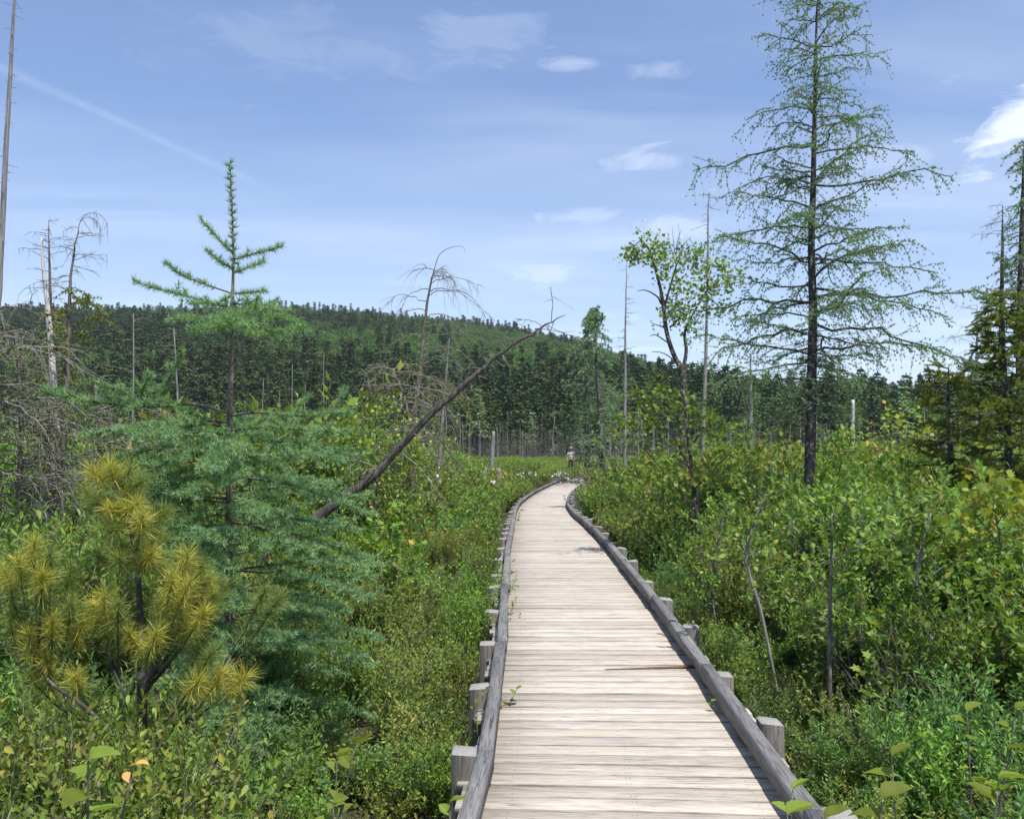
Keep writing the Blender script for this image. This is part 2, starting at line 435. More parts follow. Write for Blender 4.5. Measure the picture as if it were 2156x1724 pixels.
M['far_cedar'] = far_mat('far cedar', [(0, (0.026, 0.042, 0.018)), (0.6, (0.046, 0.068, 0.027)), (1, (0.070, 0.088, 0.035))], trans=0.15, objvar=0.3)
M['far_leafy'] = far_mat('far leafy trees', [(0, (0.030, 0.062, 0.020)), (0.6, (0.052, 0.098, 0.028)), (1, (0.080, 0.13, 0.036))], trans=0.25, objvar=0.3)
M['sedge'] = leaf_mat('sedge', [(0, (0.085, 0.13, 0.03)), (0.6, (0.15, 0.20, 0.045)), (1, (0.23, 0.25, 0.07))], trans=0.35, objvar=0.1)
M['moss_twig'] = leaf_mat('mossy needles', [(0, (0.055, 0.085, 0.025)), (0.6, (0.10, 0.125, 0.035)), (1, (0.15, 0.16, 0.05))], trans=0.25, objvar=0.1)
M['litter'] = leaf_mat('dead leaves', [(0, (0.22, 0.13, 0.07)), (0.6, (0.42, 0.28, 0.17)), (1, (0.58, 0.45, 0.32))], trans=0.2, objvar=0.1)
M['brush'] = bark_mat('grey brush', (0.06, 0.055, 0.05), (0.12, 0.112, 0.10), (0.20, 0.19, 0.175), scale=(2, 2, 2))
M['white_flower'] = plain_mat('white flowers', (0.72, 0.70, 0.62), var=0.1)
M['blue'] = plain_mat('blue-grey paint', (0.20, 0.27, 0.33))

# ------------------------------------------------------------------ ground
def smooth(a, b, x):
    t = np.clip((np.asarray(x, float) - a) / (b - a), 0, 1)
    return t * t * (3 - 2 * t)
RIDGE_Y = 430.0
_rx = np.array([-400, 0, 200, 350, 600, 750, 850, 1000, 1100, 1200, 1300, 1400, 1500, 1600, 1720, 1800, 1900, 2050, 2500])
_ry = np.array([662, 658, 655, 652, 654, 659, 669, 684, 702, 726, 758, 790, 816, 832, 846, 836, 822, 815, 812])
_RX = (_rx - CX) / F * RIDGE_Y
_RZ = CAMZ + (HOR - _ry) / F * RIDGE_Y - 6.5
def ground_z(x, y):
    x, y = np.asarray(x, float), np.asarray(y, float)
    z = -0.5 + 0.5 * smooth(22, 66, y) + 0.9 * smooth(64, 112, y)
    z = z + 0.05 * np.sin(x * 1.3 + y * .7) * np.sin(y * 1.1 - x * .4) * (y < 110)
    rz = np.interp(x / np.maximum(y, 60) * RIDGE_Y * 0.5 + x * 0.5, _RX, _RZ)
    t = np.clip((y - 114) / (RIDGE_Y - 114), 0, 1)
    prof = 0.72 * t + 0.28 * t * t * (3 - 2 * t)
    back = 1 - 0.8 * smooth(RIDGE_Y + 10, RIDGE_Y + 320, y)
    z = z + rz * prof * back + 1.5 * np.sin(x * .045) * np.sin(y * .05) * t
    return z

ys = np.concatenate([np.linspace(-400, -10, 6), np.linspace(-6, 30, 37), np.linspace(31, 112, 55), np.linspace(115, 450, 60), np.linspace(460, 3500, 25)])
xs = np.concatenate([-np.geomspace(3000, 42, 22), np.linspace(-40, 40, 81), np.geomspace(42, 3000, 22)])
XX, YY = np.meshgrid(xs, ys)
V = np.stack([XX, YY, ground_z(XX, YY)], -1).reshape(-1, 3)
nx, ny = len(xs), len(ys)
i = np.arange((ny - 1) * nx).reshape(ny - 1, nx)[:, :-1].ravel()
g = Geo()
g.add(V, np.stack([i, i + 1, i + nx + 1, i + nx], -1))
gm, t = new_mat('bog ground')
tcn = t.add('ShaderNodeTexCoord')
na = t.add('ShaderNodeTexNoise', Vector=tcn.outputs['Object'], Scale=3.0, Detail=8.0, Roughness=0.65).outputs[0]
nb = t.add('ShaderNodeTexNoise', Vector=tcn.outputs['Object'], Scale=0.25, Detail=4.0).outputs[0]
col = t.ramp(na, [(0.3, (0.022, 0.018, 0.012)), (0.5, (0.045, 0.040, 0.020)), (0.7, (0.055, 0.070, 0.024))])
sepg = t.add('ShaderNodeSeparateXYZ', i0=tcn.outputs['Object'])
far = t.add('ShaderNodeMapRange', Value=sepg.outputs[1], i1=58.0, i2=72.0).outputs[0]
far2 = t.add('ShaderNodeMapRange', Value=sepg.outputs[1], i1=100.0, i2=112.0).outputs[0]
col = t.mix(far, col, t.ramp(nb, [(0.3, (0.12, 0.155, 0.045)), (0.7, (0.19, 0.21, 0.07))]))
col = t.mix(far2, col, t.ramp(na, [(0.3, (0.03, 0.035, 0.018)), (0.7, (0.05, 0.06, 0.028))]))
bmp = t.add('ShaderNodeBump', Strength=0.8, Distance=0.06, Height=na)
p = t.add('ShaderNodeBsdfPrincipled', Base_Color=col, Roughness=0.95, Normal=bmp.outputs[0])
t.add('ShaderNodeOutputMaterial', Surface=p.outputs[0])
ground = link('ground', g.mesh('ground', gm, smooth=True))
tag(ground, 'dark peaty bog floor rising to the wooded hill', None, None, 'structure')

# ------------------------------------------------------------------ boardwalk
_pd = np.array([(-3, .0, -.04), (0, .25, -.04), (2, .42, -.03), (4, .548, -.02), (5, .60, .0), (6.2, .622, .02), (8, .645, .08), (10.5, .645, .15), (14, .68, .18), (17, .72, .15),
                (21, .77, .06), (25, .85, .0), (28, 1.0, -.01), (31, 1.25, 0), (35, 1.65, .0), (39, 2.15, .02), (44, 2.8, .04), (49, 3.6, .06), (53, 4.7, .08),
                (55.5, 6.3, .09), (57.5, 8.3, .10), (60, 9.6, .12), (63, 9.3, .13), (65.3, 7.5, .14), (66.4, 4.5, .14), (66.5, 1, .14), (66, -2, .14)])
def catmull(P, n=24):
    out = []
    P = np.vstack([2 * P[0] - P[1], P, 2 * P[-1] - P[-2]])
    for k in range(1, len(P) - 2):
        p0, p1, p2, p3 = P[k - 1:k + 3]
        u = np.linspace(0, 1, n, endpoint=False)[:, None]
        out.append(.5 * ((2 * p1) + (-p0 + p2) * u + (2 * p0 - 5 * p1 + 4 * p2 - p3) * u ** 2 + (-p0 + 3 * p1 - 3 * p2 + p3) * u ** 3))
    return np.vstack(out + [P[-2][None]])
PATH = catmull(_pd[:, [1, 0, 2]])
_seg = np.linalg.norm(np.diff(PATH[:, :2], axis=0), axis=1)
SLEN = np.concatenate([[0], np.cumsum(_seg)])
def path(s):
    return np.array([np.interp(s, SLEN, PATH[:, k]) for k in range(3)])
def path_dir(s):
    d = path(s + .15) - path(s - .15)
    return d / np.linalg.norm(d)
def path_dist(x, y):
    return np.min(np.hypot(PATH[:, 0] - x, PATH[:, 1] - y))

rng = np.random.RandomState(7)
boardwalk = empty('boardwalk', (0, 0, 0))
tag(boardwalk, 'pale weathered plank boardwalk with low grey kerb rails winding into the bog', None, None, 'structure')
HALF = 0.675
PT = 0.038
def plank_mesh(half, wd, seed, notch=None):
    r = np.random.RandomState(seed)
    c = 0.0035
    y0, y1 = -wd / 2, wd / 2
    prof = [(y0, -PT), (y1, -PT), (y1, -c), (y1 - c, 0), (y0 + c, 0), (y0, -c)]
    V, Fs, n = [], [], len(prof)
    xs_ = np.linspace(-half, half, 4)
    warp = r.uniform(-.0025, .0025, 4)
    for xi, x in enumerate(xs_):
        for (y, z) in prof:
            V.append((x, y + r.uniform(-.0012, .0012), z + warp[xi]))
    Q = [(a * n + b, a * n + (b + 1) % n, (a + 1) * n + (b + 1) % n, (a + 1) * n + b) for a in range(3) for b in range(n)]
    g = Geo()
    e = 3 * n
    Q += [(0, 3, 2, 1), (0, 5, 4, 3), (e, e + 1, e + 2, e + 3), (e, e + 3, e + 4, e + 5)]
    g.add(V, np.array(Q)[:, ::-1])
    return g.mesh('plank', M['deck'])
pmesh = [plank_mesh(0.80 + .012 * (k - 3), 0.1385, 100 + k) for k in range(7)]
def broken_plank():
    """a plank whose front edge has split away towards its right end"""
    g = Geo()
    w2 = 0.069
    top = [(-.80, -w2), (.02, -w2), (.34, -w2 + .018), (.60, -w2 + .046), (.80, -w2 + .060), (.80, w2), (-.80, w2)]
    n = len(top)
    V = [(x, y, 0) for x, y in top] + [(x, y, -PT) for x, y in top] + [(0, 0, 0), (0, 0, -PT)]
    T = [(2 * n, k, (k + 1) % n) for k in range(n)] + [(2 * n + 1, n + (k + 1) % n, n + k) for k in range(n)]
    Q = [(k, n + k, n + (k + 1) % n, (k + 1) % n) for k in range(n)]
    g.add(V, [np.array(T), np.array(Q)])
    return g.mesh('plank', M['deck'])
S0 = float(np.interp(-1.2, PATH[:, 1], SLEN))
STEP = 0.1418
s, k = S0, 0
s_broken = float(np.interp(6.62, PATH[:, 1], SLEN))
far_planks = Geo()
broken_done = False
while s < SLEN[-1] - .2:
    P, D = path(s), path_dir(s)
    az = math.atan2(D[1], D[0]) - math.pi / 2
    tilt = math.asin(D[2])
    if k < 300:
        broken = not broken_done and s > s_broken
        broken_done = broken_done or broken
        o = link('plank', broken_plank() if broken else pmesh[rng.randint(7)], boardwalk, P + np.array([rng.uniform(-.012, .012), 0, rng.uniform(-.002, .002)]),
                 (tilt, rng.uniform(-.002, .002), az + rng.uniform(-.004, .004)))
        if broken:
            o['label'] = 'plank with a split front edge'
            g = Geo()   # the loose sliver
            g.add([(.05, -.055, .004), (.86, .012, .022), (.86, -.012, .020), (.05, -.062, .002), (.05, -.058, -.01), (.86, 0, -.004)],
                  [np.array([(0, 1, 2), (0, 2, 3), (3, 2, 5), (3, 5, 4), (0, 4, 5), (0, 5, 1), (0, 3, 4), (1, 5, 2)])])
            link('splinter', g.mesh('splinter', M['splinter']), o, (0, 0, .002))
    else:
        c_, s_ = math.cos(az), math.sin(az)
        gg = Geo()
        box_geo(gg, (0, 0, -PT / 2), 1.6 + rng.uniform(-.03, .03), .137, PT)
        v = gg.v[0] + np.array([0, 0, rng.uniform(-.002, .002)])
        v = np.stack([v[:, 0] * c_ - v[:, 1] * s_, v[:, 0] * s_ + v[:, 1] * c_, v[:, 2]], -1) + P
        far_planks.add(v, gg.f[4][0])
    s += 0.1385 + rng.choice([.0015, .002, .003, .008, .0105])
    k += 1
tag(link('planks', far_planks.mesh('planks', M['deck']), boardwalk), None, None, None, 'stuff')

RW, RH, RGAP = 0.078, 0.088, 0.042
def side(s, off, z=0.0):
    P, D = path(s), path_dir(s)
    nrm = np.array([D[1], -D[0], 0])
    nrm /= np.linalg.norm(nrm)
    return P + nrm * off + np.array([0, 0, z])
def timber(P0, P1, wd, ht, mat, name, parent, seed, sub=5, rough=.003):
    """a squared timber from P0 to P1 (bottom centre line), slightly worn, in its own local axes (x along)"""
    r = np.random.RandomState(seed)
    d = P1 - P0
    L = np.linalg.norm(d)
    c = .008
    prof = [(-wd / 2, 0), (wd / 2, 0), (wd / 2, ht - c), (wd / 2 - c, ht), (-wd / 2 + c, ht), (-wd / 2, ht - c)]
    n = len(prof)
    V = [(x + (r.uniform(-.004, .004) if xi in (0, sub) else 0), y + r.normal(0, rough), z + r.normal(0, rough)) for xi, x in enumerate(np.linspace(0, L, sub + 1)) for (y, z) in prof]
    Q = [(a * n + b, (a + 1) * n + b, (a + 1) * n + (b + 1) % n, a * n + (b + 1) % n) for a in range(sub) for b in range(n)]
    e = sub * n
    Q += [(0, 1, 2, 3), (0, 3, 4, 5), (e, e + 3, e + 2, e + 1), (e, e + 5, e + 4, e + 3)]
    g = Geo()
    g.add(V, np.array(Q)[:, ::-1])
    o = link(name, g.mesh(name, mat), parent, P0, (0, -math.asin(d[2] / L), math.atan2(d[1], d[0])))
    return o
ROFF = HALF + RW / 2
seg = 2.4
post_g = Geo()
def post_mesh(h, w_, slant):
    g = Geo()
    x = w_ / 2
    c = .012
    V = [(-x, -x, -h), (x, -x, -h), (x, x, -h), (-x, x, -h), (-x, -x, -c), (x, -x, -c + slant), (x, x, -c + slant), (-x, x, -c)]
    V += [(-x + c, -x + c, 0), (x - c, -x + c, slant), (x - c, x - c, slant), (-x + c, x - c, 0)]
    g.add(V, np.array([(0, 1, 5, 4), (1, 2, 6, 5), (2, 3, 7, 6), (3, 0, 4, 7)]), 0)
    g.add(np.array(V), np.array([(4, 5, 9, 8), (5, 6, 10, 9), (6, 7, 11, 10), (7, 4, 8, 11), (8, 9, 10, 11)]), 1)
    return g.mesh('post', [M['post'], M['post_top']])
pm = [post_mesh(1.1, .122, sl) for sl in (.004, -.006, .012)]
for sg in (-1, 1):
    s = S0 + (0.3 if sg > 0 else 0.95)
    n = 0
    while s < SLEN[-1] - 2.5:
        P0, P1 = side(s, sg * ROFF, RGAP), side(s + seg, sg * ROFF, RGAP)
        u = unit(P1 - P0)
        timber(P0 + u * .005 + [rng.uniform(-.008, .008), 0, rng.uniform(-.008, .008)], P1 - u * .005 + [rng.uniform(-.008, .008), 0, rng.uniform(-.008, .008)], RW, RH, M['rail'], 'rail', boardwalk, 500 + n + (1000 if sg > 0 else 0))
        for q in (0.06, 1.2, 2.33):
            B0 = side(s + q - .06, sg * ROFF, 0.002)
            B1 = side(s + q + .06, sg * ROFF, 0.002)
            timber(B0, B1, RW - .006, RGAP - .008, M['rail'], 'spacer_block', boardwalk, 900 + n, sub=1, rough=.001)
        n += 1
        s += seg
    s = S0 + (0.3 if sg > 0 else 0.95)
    n = 0
    while s < SLEN[-1] - 1:
        D = path_dir(s)
        az = math.atan2(D[1], D[0]) - math.pi / 2
        P = side(s, sg * (HALF + RW + .064 + rng.uniform(0, .006)), RGAP + RH + (rng.uniform(-.03, .006) if (sg < 0 and n < 9) or (sg > 0 and n % 3) else rng.uniform(-.10, -.05)))
        link('post', pm[n % 3], boardwalk, P, (rng.uniform(-.012, .012), rng.uniform(-.015, .015), az + (math.pi if sg > 0 else 0) + rng.uniform(-.05, .05)))
        s += 1.2
        n += 1
    s = S0
    while s < SLEN[-1] - 2.6:   # joists under the planks
        timber(side(s, sg * .55, -PT - .19), side(s + 2.39, sg * .55, -PT - .19), .05, .185, M['rail'], 'joist', boardwalk, 3000 + int(s * 10), sub=1)
        s += 2.4

# ------------------------------------------------------------------ plant builders
def curve_pts(P0, D, L, bend, n=6, jit=0.0, r=None):
    """a limb from P0 along D, its tip bent by 'bend' (a vector, in parts of L), with some wander"""
    u = np.linspace(0, 1, n)[:, None]
    D = unit(D)
    P = np.asarray(P0) + D * L * u + np.asarray(bend) * L * u ** 2
    if jit and r is not None:
        w_ = np.cumsum(r.normal(0, jit * L / n, (n, 3)), axis=0)
        w_[0] = 0
        P = P + w_
    return P

def along(P, t):
    n = len(P)
    x = np.clip(np.asarray(t) * (n - 1), 0, n - 1.0001)
    i = x.astype(int)
    f = (x - i)[:, None]
    return P[i] * (1 - f) + P[i + 1] * f, unit(P[i + 1] - P[i])

def tufts(g, r, P, D, nn, L, W, spread=1.0, fwd=0.5, tpl=T_NEEDLE):
    """needle tufts: nn needles fanning round each point P, leaning along D"""
    m = len(P)
    if m == 0:
        return
    P = np.repeat(P, nn, axis=0)
    D = np.repeat(D, nn, axis=0)
    A = unit(r.normal(0, 1, (m * nn, 3))) * spread + D * fwd
    N = r.normal(0, 1, (m * nn, 3))
    g.leaves(P, A, N, L * r.uniform(.7, 1.15, m * nn), W, tpl)

def horiz(az):
    return np.array([math.cos(az), math.sin(az), 0.0])

def shrub_mesh(seed, H, Rad, stems, twigs, nleaf, LL, LW, tpl, mat, name, up=0.6, stem_r=.008, twigL=.22, low=.25, stem_mat='shrub_stem', flat=.8, droop=0.0, dead=0):
    """returns (crown mesh, stem mesh) of a many-stemmed shrub standing at the origin"""
    r = np.random.RandomState(seed)
    cg, sg = Geo(), Geo()
    LP, LA, LN = [], [], []
    for q in range(stems):
        az = r.uniform(0, 2 * math.pi)
        rr = Rad * math.sqrt(r.uniform(0.02, 1))
        h = H * r.uniform(.62, 1.0) * (1 - .25 * (rr / Rad) ** 2)
        base = horiz(r.uniform(0, 6.28)) * r.uniform(0, .12 * Rad + .02) - [0, 0, .06]
        tip = horiz(az) * rr + [0, 0, h]
        d = tip - base
        P = curve_pts(base, d * [.6, .6, 1.15], np.linalg.norm(d) * .96, (d * [.35, .35, -.12]) / np.linalg.norm(d), 7, .06, r)
        sg.tube(P, [stem_r * r.uniform(.7, 1.2), stem_r * .3], 4)
        isdead = q < dead
        for w_ in range(twigs):
            tt = low + (1 - low) * (w_ + r.uniform(0, 1)) / twigs
            p, d = along(P, A_([tt]))
            p, d = p[0], d[0]
            td = unit(d * up + unit(r.normal(0, 1, 3) * [1, 1, .5]) * (1.0 if tt < .93 else .3) + [0, 0, up * .4])
            tl = twigL * r.uniform(.5, 1.2) * (1.15 - .4 * tt)
            Q = curve_pts(p, td, tl, (0, 0, .25 - droop), 4, .08, r)
            sg.tube(Q, [stem_r * .35, stem_r * .15], 3, cap=False)
            if isdead:
                continue
            nl = max(2, int(nleaf * r.uniform(.7, 1.3)))
            tv = np.linspace(.12, 1.0, nl)
            lp, ld = along(Q, tv)
            side_ = unit(np.cross(ld, r.normal(0, 1, (nl, 3))))
            A = unit(ld * (.55 + .6 * (tv[:, None] > .9)) + side_ * .9 + [0, 0, .15 - droop])
            LP.append(lp)
            LA.append(A)
            LN.append(unit(r.normal(0, 1, (nl, 3)) * (1 - flat) + A_([0.25, 0.1, 1.0]) * flat))
    LP, LA, LN = np.vstack(LP), np.vstack(LA), np.vstack(LN)
    k = len(LP)
    sz = r.uniform(.6, 1.15, k)
    cg.leaves(LP, LA, LN, LL * sz, LW * sz * r.uniform(.85, 1.15, k), tpl)
    return cg.mesh(name + '_crown', M[mat]), sg.mesh(name + '_stems', M[stem_mat], smooth=True)

KINDS = {}
def kind(key, variants, **kw):
    KINDS[key] = [shrub_mesh(1000 + 37 * len(KINDS) + v, name=key, **kw) + (kw['H'],) for v in range(variants)]
kind('alder', 5, H=1.7, Rad=.62, stems=13, twigs=20, nleaf=9, LL=.062, LW=.044, tpl=T_OVAL, mat='alder', stem_r=.010, twigL=.26, low=.16, dead=1)
kind('gale', 4, H=1.0, Rad=.55, stems=40, twigs=7, nleaf=15, LL=.046, LW=.014, tpl=T_LANCE, mat='gale', up=1.1, stem_r=.005, twigL=.19, low=.3, flat=.55)
kind('blueberry', 4, H=1.2, Rad=.62, stems=22, twigs=13, nleaf=14, LL=.038, LW=.020, tpl=T_LANCE, mat='blueberry', stem_r=.006, twigL=.22, low=.22, flat=.6, dead=2)
kind('holly', 4, H=1.2, Rad=.55, stems=18, twigs=12, nleaf=12, LL=.050, LW=.021, tpl=T_LANCE, mat='holly', stem_r=.006, twigL=.2, up=.9, low=.25, flat=.6)
kind('maple', 3, H=1.5, Rad=.42, stems=5, twigs=18, nleaf=8, LL=.070, LW=.070, tpl=T_MAPLE, mat='maple', stem_r=.008, twigL=.2, low=.25, droop=.25)
kind('bronze', 3, H=1.0, Rad=.5, stems=14, twigs=9, nleaf=9, LL=.050, LW=.022, tpl=T_LANCE, mat='rusty', stem_r=.006, twigL=.2, up=.9, low=.3, flat=.6)
# plainer ones for the distance, where a leaf is under a pixel
kind('far_green', 3, H=1.0, Rad=.6, stems=14, twigs=9, nleaf=9, LL=.075, LW=.042, tpl=T_DIAM, mat='alder', stem_r=.008, twigL=.25, low=.15, flat=.5)
kind('far_olive', 3, H=1.0, Rad=.6, stems=16, twigs=9, nleaf=9, LL=.065, LW=.034, tpl=T_DIAM, mat='blueberry', stem_r=.008, twigL=.25, low=.15, flat=.5)

def add_shrub(key, x, y, h, label, cat, group, name, wide=1.0, zoff=0.0):
    v = KINDS[key]
    c, s_, H0 = v[rng.randint(len(v))]
    k_ = h / H0
    o = empty(name, (x, y, ground_z(x, y) + zoff), rng.uniform(0, 6.28))
    for nm, me in (('crown', c), ('stems', s_)):
        p = link(nm, me, o)
        p.scale = (k_ * wide, k_ * wide, k_)
        p['kind'] = 'stuff'
    tag(o, label, cat, group)
    return o

# ------------------------------------------------------------------ trees: tamarack (larch) builder
def larch_branch(cg, bg_, r, P, r0, twig_every, twig_len, hang, tuft_every, nn, NL, NW, bare=.1, fwd=.6, bend_up=0.0, twigr=.0025, twiglets=0):
    """needle tufts and side twigs along one branch polyline"""
    L = np.linalg.norm(np.diff(P, axis=0), axis=1).sum()
    bg_.tube(P, [r0, r0 * .25], 5 if r0 > .008 else 4)
    TP, TD = [], []
    nt = max(1, int(L / twig_every))
    for q in range(nt):
        tt = bare + (1 - bare) * (q + r.uniform(0, 1)) / nt
        p, d = along(P, A_([tt]))
        p, d = p[0], d[0]
        sd_ = unit(np.cross(d, [0, 0, 1])) * (1 if q % 2 else -1)
        td = unit(d * .7 + sd_ * r.uniform(.3, 1.1) + r.normal(0, .25, 3) + [0, 0, bend_up])
        tl = twig_len * r.uniform(.35, 1.25) * (1.1 - .55 * tt)
        Q = curve_pts(p, td, tl, (0, 0, -hang * r.uniform(-.2, 1.6)), 5, .16, r)
        bg_.tube(Q, [twigr, twigr * .5], 3, cap=False)
        m = max(2, int(tl / tuft_every))
        lp, ld = along(Q, np.linspace(.1, 1, m) + r.uniform(-.02, .02, m))
        TP.append(lp)
        TD.append(ld)
        for e in range(twiglets):
            q0, d0 = along(Q, A_([r.uniform(.2, .9)]))
            S = curve_pts(q0[0], d0[0] * .5 + r.normal(0, .6, 3), tl * r.uniform(.25, .6), (0, 0, -hang * r.uniform(0, 2)), 4, .16, r)
            bg_.tube(S, [twigr * .7, twigr * .4], 3, cap=False)
            a_, b_ = along(S, np.linspace(.1, 1, max(2, int(tl * .4 / tuft_every))))
            TP.append(a_)
            TD.append(b_)
    m = max(2, int(L * (1 - bare) / tuft_every))
    lp, ld = along(P, np.linspace(bare, 1, m))
    TP.append(lp)
    TD.append(ld)
    TP, TD = np.vstack(TP), np.vstack(TD)
    tufts(cg, r, TP, TD + [0, 0, .25], nn, NL, NW, 1.0, fwd)

def finish_tree(name, loc_mesh_parts, label, cat, group=None, loc=(0, 0, 0)):
    o = empty(name, loc)
    for nm, me in loc_mesh_parts:
        q = link(nm, me, o)
        if nm in ('crown', 'limbs'):
            q['kind'] = 'stuff'
    return tag(o, label, cat, group)

# --- the tall tamarack by the right side of the walk
def big_tamarack():
    r = np.random.RandomState(21)
    d = 13.0
    base = at(1704, 1290, d)
    base[2] = -.55
    tg, cg, lg = Geo(), Geo(), Geo()
    trunk = np.array([at(x, y, d) for x, y in ((1702, 1270), (1704, 1060), (1706, 940), (1709, 800), (1712, 650), (1708, 520), (1712, 400), (1715, 250), (1717, 120), (1720, 20), (1722, -14))]) - base
    tg.tube(trunk, [.092, .086, .080, .073, .062, .052, .043, .033, .022, .013, .004], 10)
    spec = [  # y on the trunk, reach (view units) left, right, initial rise
        (-8, 30, 35, .9), (4, 60, 80, .45), (22, 115, 100, .25), (48, 70, 85, .3), (95, 125, 120, .45), (118, 95, 130, .1), (165, 55, 80, .3), (205, 90, 110, .35), (245, 205, 185, .12), (272, 100, 150, .5),
        (315, 240, 190, .15), (365, 150, 170, .45), (380, 190, 250, .25), (405, 110, 140, .5), (440, 170, 200, .2), (470, 215, 160, .15), (500, 130, 220, .35), (533, 240, 330, .12), (560, 180, 180, .2),
        (598, 200, 345, .08), (632, 300, 290, .10), (660, 170, 150, .2), (683, 320, 310, .05), (706, 140, 220, .1), (738, 270, 275, .05), (765, 210, 170, .05), (800, 160, 190, 0.0), (845, 150, 70, .0)]
    for (y, L_, R_, rise) in spec:
        t_ = np.interp(y, [-70, 0, 120, 250, 400, 520, 650, 800, 940], [0, 70, 190, 320, 470, 590, 720, 870, 1010])
        p = np.array([np.interp(at(1710, y, d)[2] - base[2], trunk[:, 2], trunk[:, k]) for k in range(3)])
        bs = [(L_ * r.uniform(.75, 1.05), math.pi + r.uniform(-.5, .5)), (R_ * r.uniform(.75, 1.05), r.uniform(-.5, .5))]
        for extra in range(2):
            bs.append(((L_ + R_) * .5 * r.uniform(.55, .95), r.choice([-1, 1]) * math.pi / 2 + r.uniform(-.7, .7)))
        for (reach, az) in bs:
            L = reach / F * d * r.uniform(.92, 1.06)
            droop = r.uniform(-.05, .38)
            P = curve_pts(p + [0, 0, r.uniform(-.08, .08)], horiz(az) + [0, 0, rise + r.uniform(-.05, .15)], L, (0, 0, -droop), 11, .22, r)
            larch_branch(cg, lg, r, P, .006 + .0075 * L, .100, .50, .5, .041, 8, .031, .0125, twiglets=3, bare=.10 if y < 520 else .22)
    for y in range(700, 960, 14):   # dead lower twigs
        p = np.array([np.interp(at(1710, y, d)[2] - base[2], trunk[:, 2], trunk[:, k]) for k in range(3)])
        for q in range(3):
            az = r.uniform(0, 6.28)
            P = curve_pts(p, horiz(az) + [0, 0, r.uniform(-.1, .3)], r.uniform(.3, 1.1), (0, 0, -.2), 6, .2, r)
            lg.tube(P, [.006, .002], 4)
            for e in range(4):
                q0, dd = along(P, A_([r.uniform(.3, 1)]))
                lg.tube(curve_pts(q0[0], dd[0] + r.normal(0, .7, 3), r.uniform(.1, .35), (0, 0, -.2), 4, .2, r), [.003, .001], 3, cap=False)
    finish_tree('tamarack_tree', [('trunk', tg.mesh('trunk', M['dark_bark'], True)), ('limbs', lg.mesh('limbs', M['dark_bark'])), ('crown', cg.mesh('crown', M['tamarack']))],
                'tall airy tamarack with dark trunk and sparse drooping branches, right of the boardwalk', 'tree', None, base)
big_tamarack()

